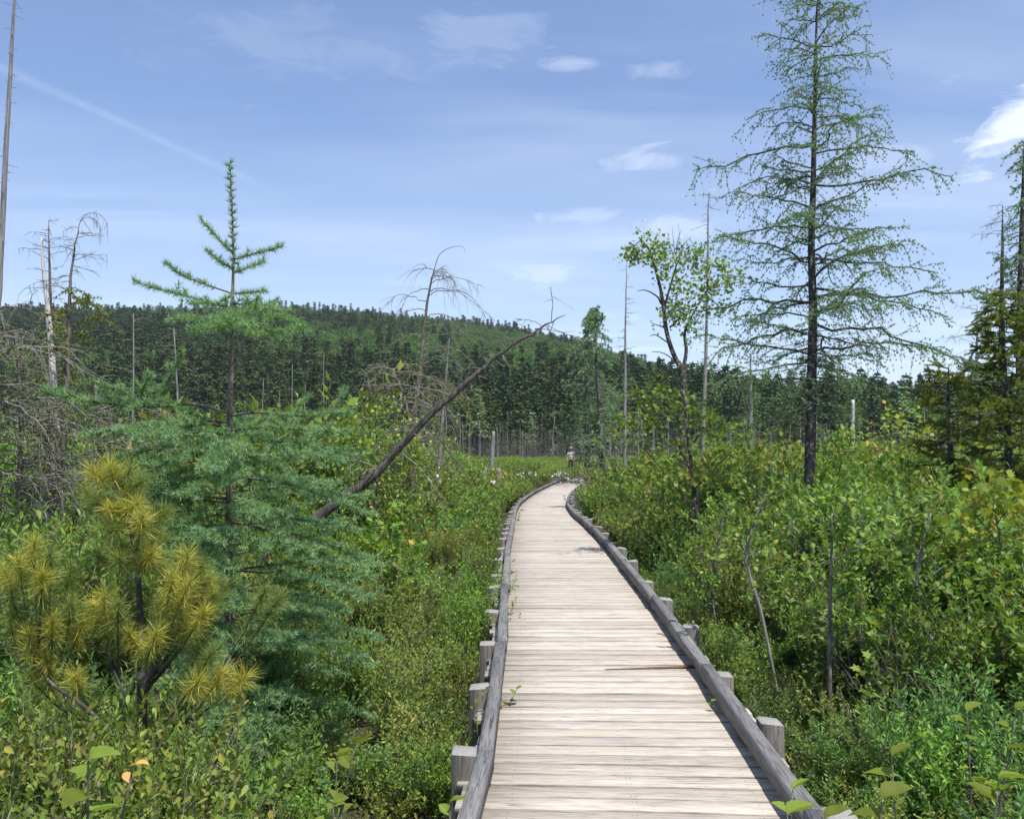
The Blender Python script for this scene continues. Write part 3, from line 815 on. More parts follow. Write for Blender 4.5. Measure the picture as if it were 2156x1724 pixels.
# --- the young larch in front on the left
def young_larch():
    r = np.random.RandomState(5)
    d = 6.0
    base = at(484, 1600, d)
    base[2] = -.52
    rel = lambda x, y, dz=0.0: at(x, y, d + dz) - base
    tg, cg, lg = Geo(), Geo(), Geo()
    trunk = np.array([rel(*p) for p in ((480, 1617), (481, 1300), (482, 1075), (483, 900), (487, 760), (489, 640), (492, 540), (489, 450), (484, 345))])
    tg.tube(trunk, [.030, .027, .022, .019, .0155, .012, .008, .005, .002], 9)
    for y in range(706, 1000, 9):      # short spurs and lenticel bumps on the bare stem
        p = rel(485, y)
        p = np.array([np.interp(p[2], trunk[:, 2], trunk[:, k]) for k in range(3)])
        az = r.uniform(0, 6.28)
        tg.tube(np.array([p, p + horiz(az) * .022 + [0, 0, .004]]), [.004, .003], 4)
    # leader tufts
    m = 40
    zs = np.linspace(rel(489, 575)[2], trunk[-1, 2], m)
    P = np.stack([np.interp(zs, trunk[:, 2], trunk[:, k]) for k in range(3)], -1)
    az = np.arange(m) * 2.4
    D = np.stack([np.cos(az), np.sin(az), np.full(m, .9)], -1)
    tufts(cg, r, P, unit(D), 20, .056, .0055, .5, 1.0)
    P2 = P + unit(D) * .012
    tufts(cg, r, P2[::3], unit(D)[::3], 8, .042, .0052, .6, .9)
    def br(pts, r0=.006, tw=.09, tl=.11, bare=.06, dz=0.0, te=.017, nn=16, hang=.12, bu=.25):
        P = catmull(np.array([rel(x, y, dz * k / max(1, len(pts) - 1)) for k, (x, y) in enumerate(pts)]), 5)
        larch_branch(cg, lg, r, P, r0, tw, tl, hang, te, nn, .046, .0058, bare=bare, fwd=.7, bend_up=bu, twigr=.002)
    br([(491, 534), (455, 498), (421, 459)], tl=.05)
    br([(493, 546), (545, 532), (594, 519)], tl=.05, dz=-.1)
    br([(491, 566), (462, 550), (438, 528)], tl=.05, dz=.2)
    br([(496, 574), (525, 562), (556, 551)], tl=.05, dz=.25)
    br([(489, 618), (430, 598), (385, 580), (352, 556)], dz=-.15, bare=.2, tl=.07)
    br([(482, 647), (400, 625), (340, 610), (284, 592)], dz=.1, bare=.12, tl=.07)
    br([(494, 618), (525, 616), (558, 612)], dz=-.1, tl=.06)
    for (pts, dz) in (([(487, 677), (560, 672), (600, 672), (642, 690)], -.15), ([(487, 690), (550, 692), (590, 698), (640, 693)], .1), ([(486, 660), (530, 650), (575, 640)], .3), ([(486, 668), (540, 650), (590, 655)], -.4),
                      ([(484, 673), (430, 672), (400, 668), (360, 674)], -.1), ([(484, 650), (450, 640), (410, 640)], -.35), ([(484, 690), (440, 692), (405, 700)], .25), ([(484, 680), (455, 690), (420, 695)], -.5),
                      ([(488, 680), (510, 690), (540, 705)], -.5), ([(488, 640), (520, 640), (545, 628)], .1), ([(486, 655), (470, 665), (450, 680)], -.6), ([(486, 655), (500, 672), (520, 688)], -.65)):
        br(pts, dz=dz, tw=.06, tl=.14, te=.02)
    # the long bowed limbs with bare pale bases
    br([(479, 869), (412, 851), (326, 856), (250, 852), (160, 838), (95, 828)], r0=.011, tw=.07, tl=.20, bare=.36, dz=-.25)
    br([(330, 856), (345, 820), (365, 780), (382, 744)], tw=.06, tl=.13, bare=.05, dz=-.1)
    br([(300, 856), (300, 820), (318, 790)], tw=.07, tl=.12, bare=.05, dz=-.2)
    br([(487, 875), (536, 868), (600, 873), (660, 876), (735, 868)], r0=.010, tw=.07, tl=.18, bare=.34, dz=-.2)
    br([(690, 880), (712, 850), (728, 818)], tw=.06, tl=.08, bare=.1)
    br([(479, 900), (440, 892), (395, 898), (330, 905), (250, 905)], r0=.009, tw=.07, tl=.2, bare=.3, dz=-.5)
    br([(485, 905), (560, 900), (640, 905), (720, 915)], r0=.009, tw=.06, tl=.2, bare=.05, dz=-.55)
    for (x0, y0, x1, y1, dz) in ((470, 915, 240, 915, -.3), (472, 950, 330, 985, -.5), (474, 900, 270, 850, -.1), (300, 856, 210, 815, -.3),
                                 (490, 930, 740, 960, -.6), (490, 1000, 770, 1080, -.5), (490, 1100, 800, 1190, -.5), (490, 1200, 780, 1260, -.6), (490, 1300, 770, 1400, -.4)):
        br([(x0, y0), ((x0 + x1) / 2, (y0 + y1) / 2 - 14), (x1, y1)], r0=.007, tw=.055, tl=.17, bare=.25, dz=dz, te=.019, nn=12)
    # the dense skirt below
    for q in range(128):
        y = 885 + 700 * ((q + r.uniform(0, 1)) / 128) ** .85
        z = rel(480, y)[2]
        p = np.array([np.interp(z, trunk[:, 2], trunk[:, k]) for k in range(3)])
        az = r.uniform(0, 6.28) if q % 3 else r.uniform(-math.pi * .95, -.05)
        Lm = np.interp(y, [885, 960, 1100, 1250, 1400, 1550], [.80, .98, 1.05, 1.08, 1.02, .85])
        if math.cos(az) < -.2:
            Lm *= np.interp(y, [885, 1000, 1150, 1550], [1.15, .75, .40, .22])
        elif math.cos(az) > .2:
            Lm *= np.interp(y, [885, 1000, 1550], [.95, .95, .98])
        L = Lm * r.uniform(.65, 1.03)
        P = curve_pts(p, horiz(az) + [0, 0, r.uniform(.0, .22)], L, (0, 0, -r.uniform(.05, .3)), 8, .10, r)
        larch_branch(cg, lg, r, P, .004 + .004 * L, .05, .19, .12, .018, 12, .043, .0060, bare=.2, fwd=.6, bend_up=.05, twigr=.002)
    finish_tree('larch_tree', [('trunk', tg.mesh('trunk', M['larch_bark'], True)), ('limbs', lg.mesh('limbs', M['larch_bark'])), ('crown', cg.mesh('crown', M['larch']))],
                'young green larch with a bare reddish stem, bristly leader and dense low skirt', 'tree', None, base)
young_larch()

# --- the yellow pine sapling
def yellow_pine():
    r = np.random.RandomState(9)
    d = 4.1
    base = at(300, 1724, d)
    base[2] = -.52
    rel = lambda x, y, dz=0.0: at(x, y, d + dz) - base
    tg, cg, lg = Geo(), Geo(), Geo()
    nsh = 0
    trunk = np.array([rel(*p) for p in ((300, 1950), (299, 1600), (298, 1400), (296, 1310), (290, 1200), (276, 1120), (255, 1050), (240, 1000))])
    tg.tube(trunk, [.030, .026, .021, .016, .012, .009, .006, .004], 9)
    shoots = [  # root on the stem, tip (view units), depth shift
        ((243, 1010), (232, 978), 0), ((248, 1030), (196, 990), -.05), ((250, 1035), (276, 985), .05), ((255, 1050), (300, 1010), .0), ((255, 1050), (205, 1050), .1), ((262, 1075), (228, 1070), -.1),
        ((262, 1075), (290, 1060), -.1), ((272, 1110), (215, 1110), -.12), ((275, 1115), (315, 1095), .1), ((280, 1150), (235, 1140), .1), ((283, 1160), (330, 1130), .05), ((286, 1180), (250, 1175), -.15),
        ((288, 1190), (345, 1190), .15), ((290, 1210), (320, 1165), -.1), ((290, 1220), (205, 1170), .2), ((282, 1150), (350, 1075), .1), ((278, 1130), (180, 1030), .15), ((284, 1165), (300, 1085), -.2),
        ((297, 1480), (395, 1165), -.1), ((297, 1475), (425, 1185), -.05), ((297, 1470), (365, 1215), -.15), ((297, 1470), (440, 1215), .0), ((297, 1465), (400, 1225), -.2), ((297, 1460), (450, 1255), .05),
        ((297, 1455), (375, 1270), -.1), ((297, 1450), (430, 1285), -.15), ((297, 1450), (400, 1310), -.05), ((297, 1470), (340, 1260), .1), ((297, 1450), (470, 1235), .2),
        ((240, 1420), (222, 1250), -.15), ((245, 1430), (195, 1275), -.1), ((250, 1440), (250, 1270), -.2), ((230, 1420), (235, 1300), -.1),
        ((80, 1420), (72, 1140), -.1), ((80, 1410), (40, 1175), -.05), ((80, 1410), (105, 1165), -.15), ((80, 1400), (10, 1200), 0), ((80, 1400), (90, 1205), -.2), ((100, 1430), (150, 1195), .1),
        ((100, 1440), (150, 1270), -.1), ((100, 1440), (110, 1300), -.15), ((120, 1450), (175, 1310), -.05), ((80, 1450), (60, 1330), -.1), ((60, 1450), (25, 1290), 0), ((120, 1470), (95, 1380), -.1),
        ((310, 1600), (560, 1240), .1), ((310, 1600), (590, 1255), .15), ((330, 1560), (450, 1370), -.1), ((330, 1560), (470, 1415), -.1), ((330, 1560), (420, 1430), -.2), ((320, 1560), (520, 1420), .0), ((320, 1580), (430, 1340), .1),
        ((297, 1400), (330, 1330), -.2), ((297, 1400), (270, 1330), -.1), ((200, 1500), (160, 1420), -.1), ((180, 1520), (60, 1420), -.1)]
    # two low limbs carrying the left clumps
    lg.tube(catmull(np.array([rel(298, 1640), rel(250, 1560, -.08), rel(180, 1490, -.12), rel(110, 1440, -.12), rel(80, 1400, -.1)]), 5), [.014, .006], 6)
    lg.tube(catmull(np.array([rel(298, 1560), rel(280, 1500, -.08), rel(255, 1445, -.12), rel(238, 1410, -.12)]), 5), [.012, .005], 6)
    for (a, b, dz) in shoots:
        p0, p1 = rel(*a, dz * .3), rel(*b, dz)
        L = np.linalg.norm(p1 - p0)
        midp = (p0 + p1) / 2 + [0, 0, -.12 * L] + r.normal(0, .02, 3)
        u = np.linspace(0, 1, 8)[:, None]
        P = p0 * (1 - u) ** 2 + 2 * midp * u * (1 - u) + p1 * u ** 2
        lg.tube(P, [.004 + .006 * min(L, .8), .003], 5)
        tt = 1 - np.linspace(0, min(.095 / max(L, .1), .85), 24)
        lp, ld = along(P, tt)
        m = 15
        nsh += 1
        ix_ = 1 if (dz > .04 or nsh % 4 == 0) else 0
        lp, ld = np.repeat(lp, m, 0), np.repeat(ld, m, 0)
        A = unit(unit(r.normal(0, 1, lp.shape)) * 1.0 + ld * .55)
        lo_, do_ = along(P, np.repeat(1 - np.linspace(min(.08 / max(L, .1), .8), min(.26 / max(L, .1), .9), 26), 5))
        cg.leaves(lo_, unit(unit(r.normal(0, 1, lo_.shape)) + do_ * .8), r.normal(0, 1, lo_.shape), .085 * r.uniform(.5, 1.1, len(lo_)), .0016, T_NEEDLE2, 1)
        cg.leaves(lp, A, r.normal(0, 1, lp.shape), .098 * r.uniform(.55, 1.1, len(lp)), .0015, T_NEEDLE2, ix_)
    finish_tree('pine_sapling', [('trunk', tg.mesh('trunk', M['pine_bark'], True)), ('limbs', lg.mesh('limbs', M['pine_bark'])), ('crown', cg.mesh('crown', [M['pine'], M['pine_green']]))],
                'yellowing pine sapling with long-needled pompom tufts at the left front', 'tree', None, base)
yellow_pine()

# ------------------------------------------------------------------ dead and half-dead trees
def dead_limbs(lg, r, P, n, Lr, r0, rise=0.0, droop=.2, sub=4, tr=(.1, 1.0), azr=(0, 6.28), jit=.18, curl=0.0, taper=.6):
    tips = []
    for q in range(n):
        tt = tr[0] + (tr[1] - tr[0]) * (q + r.uniform(0, 1)) / n
        p, d = along(P, A_([tt]))
        az = r.uniform(*azr)
        L = r.uniform(*Lr) * (1.1 - taper * tt)
        Q = curve_pts(p[0], horiz(az) + [0, 0, rise + r.uniform(-.2, .2)], L, (0, 0, -droop * r.uniform(.3, 1.6)), 8, jit, r)
        lg.tube(Q, [r0 * (1.1 - .6 * tt), r0 * .2], 4)
        for e in range(sub):
            q0, dd = along(Q, A_([r.uniform(.2, 1)]))
            S = curve_pts(q0[0], dd[0] * .6 + r.normal(0, .6, 3), L * r.uniform(.15, .5), (0, 0, -droop - curl), 5, jit, r)
            lg.tube(S, [r0 * .4, r0 * .12], 3, cap=False)
            tips.append(S)
            if sub > 2 and e % 2 == 0:
                q1, d1 = along(S, A_([r.uniform(.3, .9)]))
                lg.tube(curve_pts(q1[0], d1[0] * .5 + r.normal(0, .6, 3), L * r.uniform(.08, .2), (0, 0, -droop), 4, jit, r), [r0 * .25, r0 * .1], 3, cap=False)
        tips.append(Q)
    return tips

def snag(name, label, pts, d, rad, seed, mat='grey_bark', limbs=30, Lr=(.05, .3), r0=.006, rise=.1, droop=.2, sub=1, tr=(.1, 1), green=None, nn=0, NL=.03, NW=.008, te=.05, gtr=(0, 1), group=None, extra=None, twig='dead_twig', taper=.6, cat='tree'):
    """a standing dead (or half-dead) tree through the given view points, d metres away"""
    r = np.random.RandomState(seed)
    base = at(pts[0][0], pts[0][1], d)
    base[2] = float(ground_z(base[0], base[1])) - .05
    P = [at(x, y, d) - base for x, y in pts]
    if P[0][2] > .1:
        dirn = P[0] - P[1]
        low = P[0] + dirn * (P[0][2] / max(-dirn[2], .1))
        P = [low] + P
        rad = [rad[0] * 1.1] + list(rad)
    P = catmull(np.array(P), 4) if len(P) > 2 else np.array(P)
    tg, lg, cg = Geo(), Geo(), Geo()
    tg.tube(P + r.normal(0, rad[0] * .05, P.shape), np.interp(np.linspace(0, 1, len(P)), np.linspace(0, 1, len(rad)), rad), 8)
    tips = dead_limbs(lg, r, P, limbs, Lr, r0, rise, droop, sub, tr, taper=taper) if limbs else []
    if extra:
        tips += extra(lg, r, P, base)
    parts = [('trunk', tg.mesh('trunk', M[mat], True))]
    if lg.n:
        parts.append(('limbs', lg.mesh('limbs', M[twig])))
    if green and tips:
        zlo, zhi = P[0, 2] + (P[-1, 2] - P[0, 2]) * gtr[0], P[0, 2] + (P[-1, 2] - P[0, 2]) * gtr[1]
        TP, TD = [], []
        for S in tips:
            if zlo <= S[0, 2] <= zhi:
                L = np.linalg.norm(S[-1] - S[0])
                m = max(2, int(L / te))
                a, b = along(S, np.linspace(.15, 1, m))
                TP.append(a)
                TD.append(b)
        if TP:
            tufts(cg, r, np.vstack(TP), np.vstack(TD), nn, NL, NW, 1.0, .4)
            parts.append(('crown', cg.mesh('crown', M[green])))
    return finish_tree(name, parts, label, cat, group, base)

# leftmost tall bare pole
snag('dead_tree', 'tall bare grey pole of a dead tree leaning at the extreme left edge', [(-12, 760), (0, 560), (12, 330), (22, 150), (30, 0), (34, -90)], 13.0, [.05, .042, .036, .027, .018, .011], 31,
     limbs=90, Lr=(.05, .24), r0=.007, rise=.15, sub=1)
# bleached broken stub and the two tamaracks of the tangle
snag('dead_tree', 'bleached white splintered trunk standing in the grey tangle at left', [(118, 900), (110, 760), (100, 640), (92, 570), (87, 498)], 11.0, [.045, .040, .031, .022, .008], 32, mat='white_wood',
     limbs=16, Lr=(.2, .9), r0=.01, rise=.1, sub=3)
def nod(lg, r, P, base):
    tip = P[-1]
    out = []
    for k in range(2):
        Q = tip + np.array([(0, 0, 0), (.03, 0, .10), (.12, 0, .17), (.24, .05 * k, .16), (.34, .05 * k, .06), (.36, .08 * k, -.06)]) * (1.0 - .3 * k)
        lg.tube(catmull(Q, 4), [.005, .0015], 4)
        for e in range(14):
            q0, dd = along(Q, A_([r.uniform(.2, 1)]))
            S = curve_pts(q0[0], dd[0] * .3 + [0, 0, -.4] + r.normal(0, .25, 3), r.uniform(.06, .18), (0, 0, -.5), 4, .1, r)
            lg.tube(S, [.003, .001], 3, cap=False)
            out.append(S)
    return out
snag('tamarack_tree', 'half-dead tamarack with a bare drooping tip, among the grey tangle', [(125, 1060), (140, 860), (145, 700), (148, 600), (156, 530), (166, 478)], 11.0, [.042, .033, .025, .018, .011, .006], 33, mat='larch_bark',
     limbs=46, Lr=(.25, .8), r0=.008, rise=.15, droop=.25, sub=6, green='moss_twig', nn=8, NL=.045, NW=.018, te=.035, gtr=(.30, .84), extra=nod)
snag('dead_tree', 'thin dead tamarack with a bare spiky top behind the bleached trunk', [(104, 1080), (108, 800), (106, 640), (104, 540), (102, 462)], 12.0, [.038, .03, .022, .013, .004], 34, mat='larch_bark',
     limbs=44, Lr=(.12, .65), r0=.008, rise=.25, droop=.15, sub=4, green='tamarack', nn=8, NL=.045, NW=.016, te=.04, gtr=(.40, .76))
# grey tangle of dead lower limbs
for (k, (x, y0, y1, d, n, lab)) in enumerate([(40, 1060, 700, 10.0, 46, 'dead shaggy tree with a mesh of bleached twigs at the left edge'), (118, 1075, 850, 10.5, 40, 'lichen-flecked grey trunk with a skirt of dead twigs, left of the larch'),
                                        (-30, 1050, 650, 9.5, 46, 'dead tree whose bleached limbs reach in from beyond the left edge'), (205, 1040, 800, 11.5, 34, 'low dead tree of tangled grey twigs behind the larch')]):
    def arcs(lg, r, P, base, k=k):
        out = []
        for q in range(7):
            p, dd = along(P, A_([r.uniform(.3, 1)]))
            az = r.uniform(-.7, .5) if k != 1 else r.uniform(0, 6.28)
            Q = curve_pts(p[0], horiz(az) + [0, 0, r.uniform(.1, .6)], r.uniform(.6, 1.3), (0, 0, -r.uniform(.1, .8)), 9, .28, r)
            lg.tube(Q, [.014, .003], 5)
            for e in range(9):
                q0, d0 = along(Q, A_([r.uniform(.2, 1)]))
                S = curve_pts(q0[0], d0[0] * .6 + r.normal(0, .6, 3), r.uniform(.15, .55), (0, 0, -.3), 5, .2, r)
                lg.tube(S, [.005, .0015], 3, cap=False)
                out.append(S)
        return out
    snag('dead_tree', lab, [(x, y0), (x + 4, (y0 + y1) / 2), (x - 6, y1)], d, [.036, .026, .012], 40 + k, mat='larch_bark', limbs=n + 14, Lr=(.35, 1.2), r0=.012, rise=.1, droop=.25, sub=9, extra=arcs,
         green='moss_twig', nn=4, NL=.03, NW=.010, te=.12, gtr=(0, 1))
snag('dead_tree', 'long bare branched snag reaching over the trees behind the larch leader', [(278, 950), (281, 800), (281, 660)], 24.0, [.032, .025, .008], 50, limbs=26, Lr=(.2, 1.3), r0=.012, rise=.2, droop=.15, sub=4)
snag('dead_tree', 'grey snag with curling dead twigs just left of the larch stem', [(372, 1000), (374, 850), (366, 690)], 22.0, [.036, .027, .009], 51, limbs=40, Lr=(.25, 1.0), r0=.011, rise=.2, droop=.5, sub=5)

# the half-dead tamarack in the middle with weeping limbs
def weep(lg, r, P, base):
    out = []
    Q = P[-1] + np.array([(0, 0, 0), (.10, 0, .28), (.32, 0, .42), (.55, 0, .44), (.62, 0, .32)])
    lg.tube(catmull(Q, 5), [.009, .003], 4)
    out.append(catmull(Q, 5))
    for q in range(34):
        tt = 1 - .80 * (q + r.uniform(0, 1)) / 34
        p, dd = along(P, A_([tt]))
        az = r.choice([0, math.pi]) + r.uniform(-.9, .9)
        L = np.interp(1 - tt, [0, .25, .5, .8], [.35, 1.35, 1.3, 1.5]) * r.uniform(.6, 1.15)
        Q = curve_pts(p[0], horiz(az) + [0, 0, .45], L, (0, 0, -r.uniform(.35, 1.0)), 10, .2, r)
        lg.tube(Q, [.010, .003], 4)
        out.append(Q[5:])
        for e in range(9):
            q0, d0 = along(Q, A_([r.uniform(.2, 1)]))
            S = curve_pts(q0[0], d0[0] * .4 + r.normal(0, .3, 3), r.uniform(.15, .5), (0, 0, -.7), 5, .15, r)
            lg.tube(S, [.0045, .0015], 3, cap=False)
            if tt < .62:
                out.append(S)
    return out
snag('tamarack_tree', 'half-dead weeping tamarack with arched bare branches, behind the leaning log', [(845, 1040), (868, 900), (884, 780), (893, 690), (906, 600), (915, 565)], 18.0, [.07, .06, .044, .032, .019, .010], 60,
     mat='larch_bark', limbs=0, extra=weep, green='moss_twig', nn=6, NL=.05, NW=.018, te=.07, gtr=(.15, .66))
def weep2(lg, r, P, base):
    out = []
    for q in range(26):
        p, dd = along(P, A_([.35 + .65 * (q + r.uniform(0, 1)) / 26]))
        az = math.pi + r.uniform(-1.2, 1.2) if q % 3 else r.uniform(-1, 1)
        Q = curve_pts(p[0], horiz(az) + [0, 0, .5], r.uniform(.5, 1.2), (0, 0, -r.uniform(.2, .9)), 9, .25, r)
        lg.tube(Q, [.014, .004], 4)
        out.append(Q[4:])
        for e in range(9):
            q0, d0 = along(Q, A_([r.uniform(.2, 1)]))
            S = curve_pts(q0[0], d0[0] * .4 + r.normal(0, .4, 3), r.uniform(.15, .5), (0, 0, -.7), 5, .18, r)
            lg.tube(S, [.006, .002], 3, cap=False)
            if e % 2:
                out.append(S)
    return out
snag('dead_tree', 'mossy leaning tree with curled grey limbs, left of the weeping tamarack', [(868, 1030), (862, 900), (845, 820), (825, 775)], 16.0, [.055, .042, .03, .018], 61, mat='larch_bark', limbs=20, Lr=(.3, 1.0), r0=.012, rise=.1, droop=.3, sub=5,
     extra=weep2, green='moss_twig', nn=6, NL=.05, NW=.016, te=.08, gtr=(.55, 1.2))
snag('dead_tree', 'slim grey snag with short side twigs, rising behind the leaning log', [(928, 930), (936, 830), (946, 712)], 20.0, [.035, .026, .008], 62, limbs=34, Lr=(.2, .8), r0=.01, rise=.1, droop=.2, sub=3)

# the leaning dead log
def leaning_log():
    r = np.random.RandomState(70)
    d = 10.0
    base = at(420, 1298, d)
    base[2] = -.5
    px = [(420, 1298), (560, 1180), (700, 1064), (770, 1015), (830, 955), (900, 878), (960, 825), (1010, 782), (1060, 740), (1120, 702), (1155, 680), (1188, 664)]
    P = np.array([at(x, y, d + (x - 700) * .0012) - base for x, y in px])
    tg, lg = Geo(), Geo()
    C = catmull(P, 4)
    tg.tube(C + r.normal(0, .008, C.shape), np.interp(np.linspace(0, 1, len(C)), [0, .2, .4, .6, .8, .9, 1], [.062, .055, .043, .030, .016, .009, .004]), 10)
    for q in range(60):
        tt = .25 + .7 * (q + r.uniform(0, 1)) / 60
        p, dd = along(C, A_([tt]))
        perp = unit(np.cross(dd[0], [0, 1, 0]) * r.choice([-1, 1]) + r.normal(0, .5, 3))
        L = r.uniform(.04, .22) if r.rand() < .72 else r.uniform(.3, .8)
        Q = curve_pts(p[0], perp, L, (r.uniform(-.2, .3), 0, -.35 if L > .25 else 0), 7, .14, r)
        lg.tube(Q, [.010 - .006 * tt, .003], 4)
        if L > .25:
            for e in range(4):
                q0, d0 = along(Q, A_([r.uniform(.3, 1)]))
                lg.tube(curve_pts(q0[0], d0[0] * .6 + r.normal(0, .6, 3), L * r.uniform(.2, .5), (0, 0, -.2), 5, .15, r), [.004, .0015], 3, cap=False)
    finish_tree('dead_log', [('trunk', tg.mesh('trunk', M['log_bark'], True)), ('limbs', lg.mesh('limbs', M['dead_twig']))],
                'dark dead log leaning diagonally up to the right over the shrubs', 'log', None, base)
leaning_log()

# tall thin snags on the right of the walk
snag('dead_tree', 'slender straight grey snag beside the forked leafy tree', [(1316, 960), (1316, 820), (1317, 680), (1319, 553)], 38.0, [.075, .058, .036, .012], 80, limbs=60, Lr=(.1, 1.1), r0=.02, rise=.15, droop=.2, sub=2)
snag('dead_tree', 'tallest thin snag with a hooked tip, between leafy tree and tamarack', [(1480, 930), (1486, 750), (1490, 580), (1491, 440), (1495, 403)], 27.0, [.065, .05, .034, .019, .008], 81, limbs=60, Lr=(.06, .9), r0=.014, rise=.1, droop=.2, sub=2)
snag('dead_tree', 'pale shaggy snag low between the leafy tree and the tall tamarack', [(1580, 960), (1581, 850), (1580, 738)], 30.0, [.08, .055, .015], 82, limbs=46, Lr=(.15, 1.0), r0=.016, rise=.0, droop=.3, sub=4)
snag('dead_tree', 'short pale broken stub far off, right of the tall tamarack', [(1796, 930), (1796, 885), (1796, 842)], 55.0, [.10, .095, .09], 83, mat='white_wood', limbs=4, Lr=(.1, .3), r0=.02)
snag('dead_tree', 'weathered broken stump post standing in the shrubs left of the person', [(1034, 1005), (1037, 950), (1040, 908)], 40.0, [.10, .085, .06], 84, limbs=10, Lr=(.1, .5), r0=.02)
snag('stump', 'low pale rotten stump beside the weathered broken post', [(1048, 1030), (1050, 1010), (1049, 985)], 34.0, [.13, .11, .08], 85, mat='grey_bark', limbs=0, cat='stump')
snag('stake', 'thin blue-grey stake upright in the shrubs left of the boardwalk', [(1021, 1025), (1022, 1005), (1023, 983)], 30.0, [.035, .035, .035], 86, mat='blue', limbs=0, cat='stake') if 'blue' in M else None

# the pair of ragged tamaracks by the person
for (k, (pts, d, lab)) in enumerate([([(1236, 990), (1236, 870), (1234, 760), (1240, 690), (1247, 655)], 46.0, 'ragged tamarack with bleached lower limbs, left one of the pair beside the person'),
                               ([(1268, 1000), (1264, 880), (1256, 760), (1254, 690), (1256, 645)], 44.0, 'ragged dark tamarack, right one of the pair beside the person')]):
    snag('tamarack_tree', lab, pts, d, [.15, .12, .085, .05, .015], 90 + k, taper=.97, mat='dark_bark', limbs=90, Lr=(.7, 2.3), r0=.03, rise=.1, droop=.35, sub=8, green='tamarack', nn=7, NL=.11, NW=.045, te=.16, gtr=(.16, 1.0), tr=(.14, 1))
# far tamaracks cut by the right edge
snag('tamarack_tree', 'dark narrow tamarack spire cut by the right edge', [(2150, 960), (2150, 700), (2152, 480), (2156, 300)], 20.0, [.13, .10, .06, .012], 95, mat='dark_bark', limbs=150, Lr=(.35, .95), r0=.013, rise=-.1, droop=.5, sub=6,
     green='tamarack', nn=6, NL=.055, NW=.020, te=.07, gtr=(.25, 1), tr=(.2, 1))
snag('tamarack_tree', 'thin tamarack with a bare twiggy tip, behind the yellow spruce', [(2105, 960), (2108, 760), (2110, 560), (2111, 432)], 21.0, [.09, .065, .04, .008], 96, mat='dark_bark', limbs=80, Lr=(.3, 1.2), r0=.012, rise=.1, droop=.3, sub=5,
     green='tamarack', nn=6, NL=.055, NW=.020, te=.07, gtr=(.3, .85), tr=(.25, 1))
snag('dead_tree', 'dead grey twiggy tree between the tall tamarack and the yellow spruce', [(2052, 960), (2056, 800), (2058, 640)], 19.0, [.05, .04, .008], 97, limbs=60, Lr=(.3, 1.0), r0=.009, rise=.2, droop=.2, sub=5)

# yellow-green spruce at the right edge
def yellow_spruce(pxx, ytop, d, seed, label, sc_=1.0):
    r = np.random.RandomState(seed)
    base = at(pxx, 1100, d)
    base[2] = -.5
    top = at(pxx, ytop, d)[2] - base[2]
    tg, cg, lg = Geo(), Geo(), Geo()
    P = np.array([(0, 0, 0), (.02, 0, top * .4), (-.02, 0, top * .8), (0, 0, top)])
    tg.tube(catmull(P, 4), [.085, .06, .03, .008], 8)
    for q in range(int(120 * sc_)):
        z = top * (.13 + .86 * (q + r.uniform(0, 1)) / int(120 * sc_))
        az = r.uniform(0, 6.28)
        L = (.15 + .95 * (1 - z / top) ** .8) * r.uniform(.55, 1.15)
        B = curve_pts((0, 0, z), horiz(az) + [0, 0, r.uniform(-.15, .35)], L, (0, 0, -r.uniform(-.1, .3)), 7, .2, r)
        lg.tube(B, [.012, .003], 4)
        dead = z < top * .3 and r.rand() < .3
        for e in range(int(6 + L * 14)):
            t0 = r.uniform(.25, 1)
            q0, d0 = along(B, A_([t0]))
            sd_ = unit(np.cross(d0[0], [0, 0, 1])) * r.choice([-1, 1])
            S = curve_pts(q0[0], d0[0] * .8 + sd_ * r.uniform(.3, 1) + [0, 0, r.uniform(-.1, .2)], r.uniform(.08, .28), (0, 0, r.uniform(-.5, .3)), 4, .15, r)
            lg.tube(S, [.004, .002], 3, cap=False)
            if not dead:
                m = max(3, int(np.linalg.norm(S[-1] - S[0]) / .016))
                a, b = along(S, np.linspace(.05, 1, m))
                tufts(cg, r, a, b, 9, .034, .012, .9, .8)
    finish_tree('spruce_tree', [('trunk', tg.mesh('trunk', M['dark_bark'], True)), ('limbs', lg.mesh('limbs', M['dark_bark'])), ('crown', cg.mesh('crown', M['spruce']))], label, 'tree', None, base)
yellow_spruce(2125, 606, 13.0, 110, 'yellow-green spruce with dense stubby sprays at the right edge', 1.25)
yellow_spruce(2005, 770, 14.0, 111, 'small olive spruce leaning out left of the bigger yellow spruce', .7)

